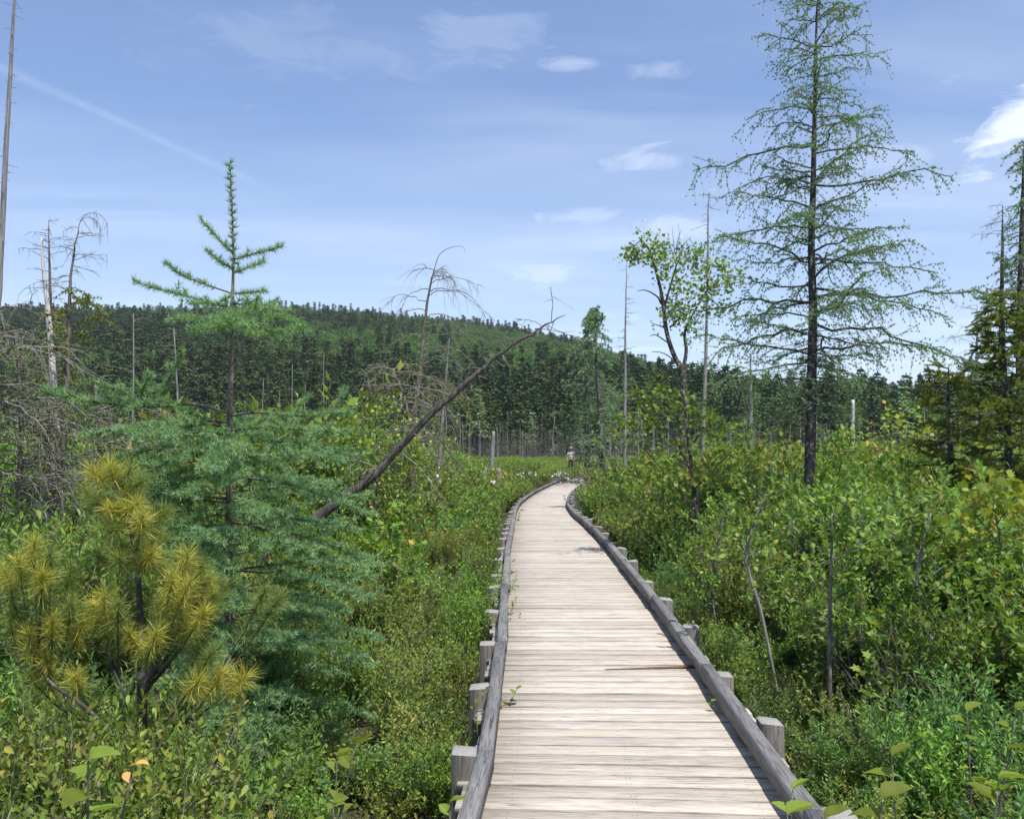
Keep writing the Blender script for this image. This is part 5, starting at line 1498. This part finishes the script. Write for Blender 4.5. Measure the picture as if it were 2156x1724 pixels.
# single shrubs near the walk
DESC = {'alder': ('broad-leaved alder shrub', 'alders'), 'gale': ('narrow-leaved sweet gale bush', 'sweet gale'), 'blueberry': ('small-leaved olive blueberry bush', 'blueberries'),
        'holly': ('bright green holly bush', 'hollies'), 'maple': ('slim maple seedling', 'maple seedlings'), 'bronze': ('bronze-tinted leafy bush', 'bronze bushes')}
def size_word(h):
    return 'low' if h < .6 else 'knee-high' if h < .85 else 'waist-high' if h < 1.2 else 'tall'
y = 2.2
cnt = 0
while y < 14.6:
    st = np.interp(y, [2, 6, 14], [.42, .50, .66])
    xw = .60 * y + .7
    for x0 in np.arange(-xw, xw, st):
        x, yy = x0 + r.uniform(-.45, .45) * st, y + r.uniform(-.45, .45) * st
        pdx = x - np.interp(yy, PATH[:900, 1], PATH[:900, 0])
        pd = path_dist(x, yy)
        sg = 1 if pdx > 0 else -1
        px = CX + x / yy * F
        if pd < 1.0:
            continue
        q = r.rand()
        clump = .5 + .5 * math.sin(x * 1.7 + 1.1) * math.sin(yy * 1.25 + .4 * x)
        if sg > 0:
            if yy < 4.3:
                key = 'gale' if q < .55 else ('blueberry' if q < .78 else ('holly' if q < .9 else 'bronze'))
                h = r.uniform(.72, 1.0) * (1.0 if pd > 1.35 else .8)
            elif yy < 5.4 or pd < 1.75:
                key = 'gale' if q < .55 else ('blueberry' if q < .75 else ('holly' if q < .93 else 'alder'))
                h = r.uniform(.62, .88) * (1.0 if pd > 1.35 else .82)
                if pd > 2.0:
                    h *= 1.25
            else:
                key = 'alder' if q < .60 else ('blueberry' if q < .72 else ('holly' if q < .86 else ('maple' if q < .95 else 'gale')))
                h = r.uniform(1.15, 1.6) * np.interp(pd, [1.75, 2.8], [.80, 1.22]) * np.interp(yy, [5, 8, 14], [.92, 1.15, 1.12])
        else:
            if yy < 3.7:
                if px < 480:
                    key = 'bronze' if q < .3 else ('blueberry' if q < .7 else 'holly')
                    h = r.uniform(1.08, 1.38)
                else:
                    key = 'blueberry' if q < .35 else ('gale' if q < .65 else ('bronze' if q < .85 else 'holly'))
                    h = r.uniform(.70, .92) * (1.0 if pd > 1.4 else .7)
            elif yy < 6.3:
                key = 'gale' if q < .40 else ('blueberry' if q < .70 else ('holly' if q < .92 else 'bronze'))
                h = r.uniform(.45, .68)
                if 440 < px < 830 and yy < 5.7:
                    h = r.uniform(.30, .44)
                if 150 < px < 480:
                    h *= 1.35
                elif px <= 150:
                    h *= 1.9
            else:
                key = 'blueberry' if q < .32 else ('holly' if q < .60 else ('gale' if q < .70 else ('alder' if q < .92 else 'maple')))
                h = r.uniform(.72, 1.1) * np.interp(pd, [1.1, 2.2, 4], [.72, 1.2, 1.55]) * (.78 + .5 * clump)
                if key == 'maple':
                    h *= 1.25
        if (x + 1.87) ** 2 + (yy - 6.0) ** 2 < .35 ** 2:
            continue
        if pd < 1.15:
            h = min(h, .58)
        lab = which(size_word(h) + ' ' + DESC[key][0], x, yy)
        grp = DESC[key][1] + (' right' if sg > 0 else ' left') + ' of the boardwalk'
        add_shrub(key, x, yy, h, lab, 'shrub', grp, {'alder': 'alder_shrub', 'gale': 'sweet_gale', 'blueberry': 'blueberry_bush', 'holly': 'holly_bush', 'maple': 'maple_seedling', 'bronze': 'bronze_bush'}[key],
                  wide=r.uniform(.85, 1.15) * (1.25 if h < .7 else 1.0))
        cnt += 1
    y += st
# bushes whose shoots lean over the rails
for (key, px, py, d, h, lab) in [('holly', 1062, 1330, 8.3, 1.02, 'glossy bush leaning over the left rail halfway down the near stretch'), ('holly', 1050, 1300, 9.6, 1.0, 'leafy bush hiding the left rail beyond the glossy one'), ('blueberry', 1050, 1300, 7.4, .72, 'low olive bush against the left rail short of the glossy one'),
                                 ('holly', 1050, 1300, 10.7, .95, 'third leafy bush hiding the left rail'), ('blueberry', 1050, 1300, 11.8, .92, 'fourth bush pressed against the left rail'), ('alder', 1050, 1300, 13.2, 1.0, 'small alder against the left rail before the bend'),
                                 ('gale', 1050, 1300, 6.1, .55, 'sweet gale tuft pressed against the left rail'), ('holly', 1050, 1300, 5.1, .62, 'bright bush growing between two near left posts'),
                                 ('maple', 1086, 1170, 16.5, .95, 'sparse seedling nodding over the left rail where the walk begins to bend'), ('blueberry', 1440, 1420, 7.4, .78, 'low leafy bush brushing the right rail beside the split plank')]:
    P = at(px, py, d)
    sdx = -1 if px < 1200 else 1
    X = float(np.interp(d, PATH[:900, 1], PATH[:900, 0])) + sdx * 1.02
    add_shrub(key, X, d, h, lab, 'shrub', None, {'holly': 'holly_bush', 'maple': 'maple_seedling', 'blueberry': 'blueberry_bush', 'alder': 'alder_shrub', 'gale': 'sweet_gale'}[key], wide=1.0)
for (key, px, d, h, lab) in [('holly', 235, 3.45, 1.28, 'bright bush hiding the foot of the yellow pine, left of its stem'), ('blueberry', 330, 3.5, 1.30, 'olive bush hiding the foot of the yellow pine, right of its stem'),
                             ('holly', 400, 3.6, 1.22, 'bright bush between the yellow pine and the larch skirt'), ('blueberry', 120, 3.5, 1.34, 'olive bush under the left limb of the yellow pine')]:
    add_shrub(key, (px - CX) / F * d, d, h, lab, 'shrub', None, {'holly': 'holly_bush', 'blueberry': 'blueberry_bush'}[key], wide=.8)
# leafless grey shrubs showing through the green
dv = []
for k in range(4):
    rr = np.random.RandomState(950 + k)
    g = Geo()
    for q in range(9):
        b_ = horiz(rr.uniform(0, 6.28)) * rr.uniform(0, .12)
        P = curve_pts(b_, horiz(rr.uniform(0, 6.28)) * rr.uniform(.1, .5) + [0, 0, 1], rr.uniform(.65, 1.0), horiz(rr.uniform(0, 6.28)) * .2, 8, .10, rr)
        g.tube(P, [.0045, .0015], 4)
        dead_limbs(g, rr, P, 7, (.10, .30), .0028, .6, -.05, 3, (.3, 1), jit=.2)
    dv.append(g.mesh('twigs', M['dead_twig']))
for k in range(34):
    sg = 1 if k % 5 < 3 else -1
    yy = rng.uniform(5.0, 15)
    x = float(np.interp(yy, PATH[:900, 1], PATH[:900, 0])) + sg * (1.6 + rng.uniform(0, 1) * (.5 * yy - 1.2))
    h = rng.uniform(.8, 1.35)
    if sg < 0 and yy < 9.5:
        yy += 5.5
        x = float(np.interp(yy, PATH[:900, 1], PATH[:900, 0])) - (2.0 + rng.uniform(0, 1) * (.5 * yy - 1.6))
    o = empty('dead_shrub', (x, yy, float(ground_z(x, yy)) - .03), rng.uniform(0, 6.28))
    q_ = link('twigs', dv[k % 4], o)
    q_.scale = (h, h, h)
    q_['kind'] = 'stuff'
    tag(o, which('leafless grey twiggy shrub', x, yy), 'shrub', 'leafless shrubs in the thicket')
# ground cover filling between
X, Y = [], []
y = 2.0
while y < 14:
    st = .36
    xw = .60 * y + .6
    for x in np.arange(-xw, xw, st):
        X.append(x + r.uniform(-.5, .5) * st)
        Y.append(y + r.uniform(-.5, .5) * st)
    y += st
X, Y = np.array(X), np.array(Y)
keep = np.array([path_dist(a, b) > 1.0 for a, b in zip(X, Y)])
X, Y = X[keep], Y[keep]
scatter('undergrowth', np.stack([X, Y, ground_z(X, Y) - .02], -1), r.uniform(0, 6.28, len(X)), r.uniform(.3, .5, len(X)), r.randint(0, 5, len(X)), far_m[:5], 'low leafy undergrowth covering the bog floor beside the walk')

# pale alder stems showing through the right thicket
def bare_stem(pts, d, rad, label, seed, leafy=True):
    rr = np.random.RandomState(seed)
    base = at(pts[0][0], pts[0][1], d)
    base[2] = -.52
    P = [at(x, y, d) - base for x, y in pts]
    P[0] = np.array([0, 0, 0.])
    C = catmull(np.array(P), 5)
    tg, lg, cg = Geo(), Geo(), Geo()
    tg.tube(C, rad, 7)
    tips = dead_limbs(lg, rr, C, 16, (.2, .6), .006, .5, -.1, 3, (.25, 1))
    LP, LA = [], []
    for S in tips:
        m = 6
        a, b = along(S, np.linspace(.3, 1, m))
        LP.append(a)
        LA.append(b + rr.normal(0, .7, (m, 3)))
    LP, LA = np.vstack(LP), np.vstack(LA)
    cg.leaves(LP, LA, unit(rr.normal(0, .4, LP.shape) + [.2, 0, 1]), .055 * rr.uniform(.7, 1.2, len(LP)), .040, T_OVAL)
    finish_tree('alder_tree', [('trunk', tg.mesh('trunk', M['grey_bark' if seed % 2 else 'shrub_stem'], True)), ('limbs', lg.mesh('limbs', M['shrub_stem'])), ('crown', cg.mesh('crown', M['alder']))], label, 'shrub', None, base)
bare_stem([(1650, 1440), (1605, 1300), (1578, 1210), (1575, 1150), (1595, 1080), (1615, 1040)], 7.0, [.014, .012, .009, .005], 'crooked alder with a pale bare stem near the right rail', 901)
bare_stem([(1748, 1480), (1746, 1350), (1750, 1200), (1752, 1080)], 6.0, [.016, .013, .006], 'upright alder with a dark straight stem, right of the crooked pale one', 902)
bare_stem([(1935, 1420), (1928, 1300), (1932, 1200), (1945, 1140), (1960, 1080)], 6.4, [.016, .014, .010, .005], 'speckled alder with a forked pale stem towards the right edge', 903)
bare_stem([(1520, 1420), (1500, 1250), (1510, 1150), (1530, 1060)], 9.0, [.012, .008], 'thin alder close behind the crooked pale one', 904)

# ------------------------------------------------------------------ big-leaved shoots in front
def big_leaf(seed, mat):
    rr = np.random.RandomState(seed)
    nx_, V, Q = 12, [], []
    fold, curl = rr.uniform(.18, .45), rr.uniform(-.45, .0)
    for i_ in range(nx_ + 1):
        u = i_ / nx_
        wd = .33 * math.sin(math.pi * min(1, u * .97 + .03) ** .85) ** .8 + (.022 if i_ % 2 else -.008)
        if i_ in (0, nx_):
            wd = .006
        zc_ = curl * u * u + .02 * math.sin(u * 9)
        for v_ in (-1, -.5, 0, .5, 1):
            V.append((u, wd * v_, zc_ + fold * abs(v_) * wd * 2 + (.016 if (i_ % 2 and abs(v_) == .5) else 0)))
    for i_ in range(nx_):
        for j_ in range(4):
            a = i_ * 5 + j_
            Q.append((a, a + 5, a + 6, a + 1))
    g = Geo()
    g.add(V, np.array(Q))
    return g.mesh('leaf', M[mat], smooth=True)
M['shoot_leaf'] = leaf_mat('young alder leaf', [(0, (0.09, 0.14, 0.022)), (1, (0.14, 0.19, 0.030))], trans=0.45, objvar=.28, gain=1.5, spec=.2, rough=.6)
for m_ in (M['shoot_leaf'],):
    t = m_.node_tree
    tcx = t.nodes.new('ShaderNodeTexCoord')
    sx_ = t.nodes.new('ShaderNodeSeparateXYZ')
    t.links.new(tcx.outputs['Object'], sx_.inputs[0])
    def mnode(op, a_, b_):
        n_ = t.nodes.new('ShaderNodeMath')
        n_.operation = op
        for i_, v_ in ((0, a_), (1, b_)):
            if isinstance(v_, bpy.types.NodeSocket):
                t.links.new(v_, n_.inputs[i_])
            else:
                n_.inputs[i_].default_value = v_
        return n_.outputs[0]
    ab = mnode('ABSOLUTE', sx_.outputs[1], 0.0)
    wv = mnode('SINE', mnode('MULTIPLY', mnode('SUBTRACT', sx_.outputs[0], mnode('MULTIPLY', ab, 0.9)), 62.0), 0.0)
    rib = mnode('MAXIMUM', mnode('MULTIPLY', mnode('LESS_THAN', ab, 0.012), 1.0), mnode('MULTIPLY', mnode('GREATER_THAN', wv, 0.82), 0.6))
    hue = next(n_ for n_ in t.nodes if n_.bl_idname == 'ShaderNodeHueSaturation')
    mixn_ = t.nodes.new('ShaderNodeMix')
    mixn_.data_type = 'RGBA'
    t.links.new(mnode('MULTIPLY', rib, 0.45), mixn_.inputs[0])
    src_ = hue.inputs['Color'].links[0].from_socket
    t.links.new(src_, mixn_.inputs[6])
    mixn_.inputs[7].default_value = (0.36, 0.40, 0.12, 1)
    t.links.new(mixn_.outputs[2], hue.inputs['Color'])
M['bronze_leaf'] = leaf_mat('bronze young leaf', [(0, (0.26, 0.14, 0.06)), (1, (0.32, 0.17, 0.07))], trans=0.35, objvar=.2)
BL = [big_leaf(k, 'shoot_leaf') for k in range(4)]
BLb = [big_leaf(20 + k, 'bronze_leaf') for k in range(2)]
def shoot(px, py, d, lean, n, LL, label, seed, h=.3, bronze=False, name='alder_shoot', spread=1.0):
    """a leafy shoot whose tip is at the given view point; each leaf is its own piece"""
    rr = np.random.RandomState(seed)
    tip = at(px, py, d)
    base = tip + np.array([-lean[0] * h, -lean[1] * h, -h])
    o = empty(name, base)
    P = curve_pts((0, 0, 0), (tip - base), np.linalg.norm(tip - base), (0, 0, 0), 6, .05, rr)
    g = Geo()
    g.tube(P, [.0055, .0022], 5)
    link('stem', g.mesh('stem', M['shrub_stem'], True), o)
    for q in range(n):
        tt = 1 - .75 * (q / max(1, n - 1))
        p, dd = along(P, A_([tt]))
        az = q * 2.4 + rr.uniform(-.4, .4)
        A = unit(horiz(az) * spread + [0, 0, .55 - .25 * (1 - tt) + rr.uniform(-.3, .2)])
        ml = Matrix.Identity(3)
        N = unit(np.cross(A, np.cross([0, 0, 1.], A)) + rr.normal(0, .25, 3))
        B = unit(np.cross(N, A))
        N = np.cross(A, B)
        ml = Matrix((A, B, N)).transposed()
        me = (BLb if bronze and q < 2 else BL)[rr.randint(2 if bronze and q < 2 else 4)]
        link('leaf', me, o, p[0], ml.to_euler(), LL * rr.uniform(.7, 1.1))
    return tag(o, label, 'shoot', None)
shoot(1668, 1655, 3.1, (.1, .0), 4, .105, 'yellow-green leafy shoot rising over the near end of the right rail', 1, .35)
shoot(1655, 1712, 2.75, (-.1, .0), 4, .11, 'large-leaved shoot at the bottom edge touching the right rail', 2, .35)
shoot(1735, 1722, 2.8, (.1, 0), 4, .11, 'large-leaved shoot low at the bottom edge, right of the rail end', 3, .35)
shoot(1880, 1590, 3.4, (0, .1), 5, .11, 'broad-leaved alder shoot above the sweet gale at right front', 4, .4)
shoot(1860, 1690, 2.9, (.1, 0), 6, .10, 'leafy alder shoot at the bottom edge below the broad-leaved one', 5, .4)
shoot(2095, 1640, 3.0, (.2, 0), 5, .10, 'leafy alder shoot in the bottom right corner', 7, .4)
shoot(2140, 1500, 3.6, (.2, 0), 5, .10, 'toothed-leaf shoot poking in at the right edge, lower part', 8, .4)
shoot(2040, 1500, 4.2, (0, 0), 6, .085, 'pale leafy shoot standing over the bushes at right front', 9, .4)
shoot(182, 1600, 2.3, (.0, .0), 6, .105, 'shoot with large rounded fresh leaves at the bottom left', 10, .3)
shoot(285, 1610, 2.6, (.2, .0), 6, .060, 'shoot with bronze young leaves at the bottom left, beside the large fresh leaves', 11, .3, True)
shoot(705, 1590, 3.6, (.0, .0), 5, .085, 'leafy shoot with rounded leaves under the larch skirt', 12, .35)
shoot(745, 1575, 3.7, (.2, .0), 4, .085, 'second rounded-leaf shoot under the larch skirt, nearer the walk', 13, .35)
shoot(700, 1690, 3.2, (-.1, .0), 7, .075, 'yellow-tipped leafy shoot at the bottom edge left of the walk', 14, .35)
shoot(1088, 1452, 5.75, (.5, .0), 8, .055, 'small leafy sprig sticking out over the deck from the left rail', 15, .22, spread=.8)
shoot(1075, 1205, 9.8, (.7, .0), 8, .07, 'leafy sprig arching over the left rail halfway along', 16, .5)
shoot(1097, 1078, 20.0, (.3, .0), 8, .11, 'distant leafy sprig crossing the left rail at the bend', 17, .7)
shoot(945, 1690, 3.3, (0, .0), 6, .06, 'bright little shoot beside the nearest left post', 18, .3)
shoot(1025, 1450, 5.6, (0, .0), 8, .055, 'bright upright shoot growing behind the left rail', 19, .4)
shoot(1000, 1480, 5.4, (-.1, .0), 8, .055, 'bright upright shoot between two left posts', 20, .4)
shoot(1497, 1478, 5.62, (-.6, .0), 5, .045, 'tiny sprig of leaves poking through under the right rail', 21, .15)

# ------------------------------------------------------------------ the person far down the walk
def person():
    px, d = 1202, 66.3
    root = at(px, 993, d)
    root[2] = .14 + .002
    o = empty('person', root, math.pi)      # faces the camera (local +Y is forward)
    def skin(name, verts, edges, radii, mat, sub=2, parent=o):
        me = bpy.data.meshes.new(name)
        me.from_pydata([tuple(v) for v in verts], edges, [])
        me.materials.append(mat)
        ob = link(name, me, parent)
        m1 = ob.modifiers.new('skin', 'SKIN')
        for k, rd in enumerate(radii):
            me.skin_vertices[0].data[k].radius = (rd, rd) if not hasattr(rd, '__len__') else rd
        me.skin_vertices[0].data[0].use_root = True
        m1.use_smooth_shade = True
        m2 = ob.modifiers.new('sub', 'SUBSURF')
        m2.levels = m2.render_levels = sub
        return ob
    skinm = plain_mat('skin', (0.42, 0.22, 0.15), var=.08)
    shirt = plain_mat('pale grey shirt', (0.70, 0.71, 0.74), var=.05)
    trous = plain_mat('dark green trousers', (0.022, 0.034, 0.026), var=.2)
    hatm = plain_mat('tan felt hat', (0.42, 0.25, 0.13), var=.1)
    dark = plain_mat('dark leather', (0.02, 0.018, 0.016))
    V = [(0, 0, .95), (0, -.01, 1.12), (0, -.01, 1.30), (0, 0, 1.43), (0, .005, 1.50), (0, .02, 1.60), (0, .02, 1.70)]
    E = [(0, 1), (1, 2), (2, 3), (3, 4), (4, 5), (5, 6)]
    Rr = [(.15, .115), (.15, .11), (.16, .115), (.10, .09), (.055, .055), (.078, .095), (.06, .075)]
    for s_ in (-1, 1):
        b = len(V)
        V += [(s_ * .17, 0, 1.40), (s_ * .245, -.01, 1.13), (s_ * .27, .06, .89), (s_ * .272, .075, .81)]
        E += [(3, b), (b, b + 1), (b + 1, b + 2), (b + 2, b + 3)]
        Rr += [.062, .047, .033, (.022, .042)]
        for f in range(4):      # fingers
            q = len(V)
            V += [(s_ * (.272 - .004 * f), .055 + .017 * f, .745 + .004 * abs(f - 1)), (s_ * (.262 - .004 * f), .060 + .017 * f, .70 + .008 * abs(f - 1))]
            E += [(b + 3, q), (q, q + 1)]
            Rr += [.009, .008]
        q = len(V)
        V += [(s_ * .25, .105, .79), (s_ * .243, .118, .755)]
        E += [(b + 3, q), (q, q + 1)]
        Rr += [.011, .009]
        b = len(V)
        fy = .10 if s_ > 0 else -.04
        V += [(s_ * .095, 0, .90), (s_ * .105, .03 + fy * .4, .50), (s_ * .115, fy, .09), (s_ * .13, fy + .13, .04)]
        E += [(0, b), (b, b + 1), (b + 1, b + 2), (b + 2, b + 3)]
        Rr += [.095, .062, .042, .036]
    skin('body', V, E, Rr, skinm)
    skin('shirt', [(0, 0, .98), (0, -.01, 1.14), (0, -.01, 1.31), (0, -.005, 1.415), (-.175, 0, 1.40), (-.225, -.008, 1.20), (.175, 0, 1.40), (.225, -.008, 1.20)], [(0, 1), (1, 2), (2, 3), (3, 4), (4, 5), (3, 6), (6, 7)],
         [(.168, .135), (.168, .13), (.178, .135), (.11, .10), .078, .07, .078, .07], shirt)
    V = [(0, 0, 1.0), (0, 0, .93)]
    E, Rr = [(0, 1)], [(.165, .13), (.165, .13)]
    for s_ in (-1, 1):
        b = len(V)
        fy = .10 if s_ > 0 else -.04
        V += [(s_ * .095, 0, .85), (s_ * .105, .03 + fy * .4, .50), (s_ * .115, fy, .10)]
        E += [(1, b), (b, b + 1), (b + 1, b + 2)]
        Rr += [.112, .082, .068]
        g = Geo()
        skin('shoe', [(s_ * .115, fy - .06, .045), (s_ * .118, fy + .05, .05), (s_ * .13, fy + .18, .035)], [(0, 1), (1, 2)], [.045, .05, .036], dark)
    skin('trousers', V, E, Rr, trous)
    g = Geo()   # flat-brimmed hat: brim and crown
    a = np.linspace(0, 2 * math.pi, 24, endpoint=False)
    prof = [(.205, 0), (.20, .012), (.105, .016), (.10, .075), (.07, .115), (.0, .12)]
    Vh = [(rr_ * math.cos(t_) * .92, rr_ * math.sin(t_), z_) for (rr_, z_) in prof for t_ in a]
    Qh = [(i_ * 24 + j_, i_ * 24 + (j_ + 1) % 24, (i_ + 1) * 24 + (j_ + 1) % 24, (i_ + 1) * 24 + j_) for i_ in range(5) for j_ in range(24)]
    g.add(Vh, np.array(Qh))
    hat = link('hat', g.mesh('hat', hatm, True), o, (0, .02, 1.715))
    g = Geo()
    g.tube(np.array([(0, 0, .018), (0, 0, .04)]), [.108, .106], 20)
    link('hat_band', g.mesh('hat_band', dark), hat)
    g = Geo()
    g.leaves(A_([(0, .108, 1.645)]), A_([(0, 1, -.4)]), A_([(0, 0, 1.)]), .035, .03, T_OVAL)
    link('nose', g.mesh('nose', skinm), o)
    for s_ in (-1, 1):
        g = Geo()
        box_geo(g, (s_ * .034, .118, 1.665), .045, .012, .026)
        link('lens', g.mesh('lens', dark), o)
    g = Geo()
    box_geo(g, (0, .105, 1.595), .09, .03, .05)
    link('beard', g.mesh('beard', plain_mat('reddish beard', (0.26, 0.11, 0.06))), o)
    g = Geo()
    g.tube(np.array([(0, 0, .965), (0, 0, 1.005)]), [.0, .0], 4, cap=False)
    tag(o, 'person in a tan flat-brimmed hat, pale shirt and dark trousers on the far walk', 'person')
person()

# ------------------------------------------------------------------ thin summer haze
g = Geo()
box_geo(g, (0, 1550, 44), 6400, 4100, 120)
hm = bpy.data.materials.new('haze')
hm.use_nodes = True
t = NT(hm.node_tree)
pv = t.add('ShaderNodeVolumePrincipled', Color=(0.86, 0.92, 1.0, 1), Density=0.00020)
t.add('ShaderNodeOutputMaterial', Volume=pv.outputs[0])
hz = link('haze', g.mesh('haze', hm))
tag(hz, 'thin bluish summer haze softening the far hill', None, None, 'stuff')
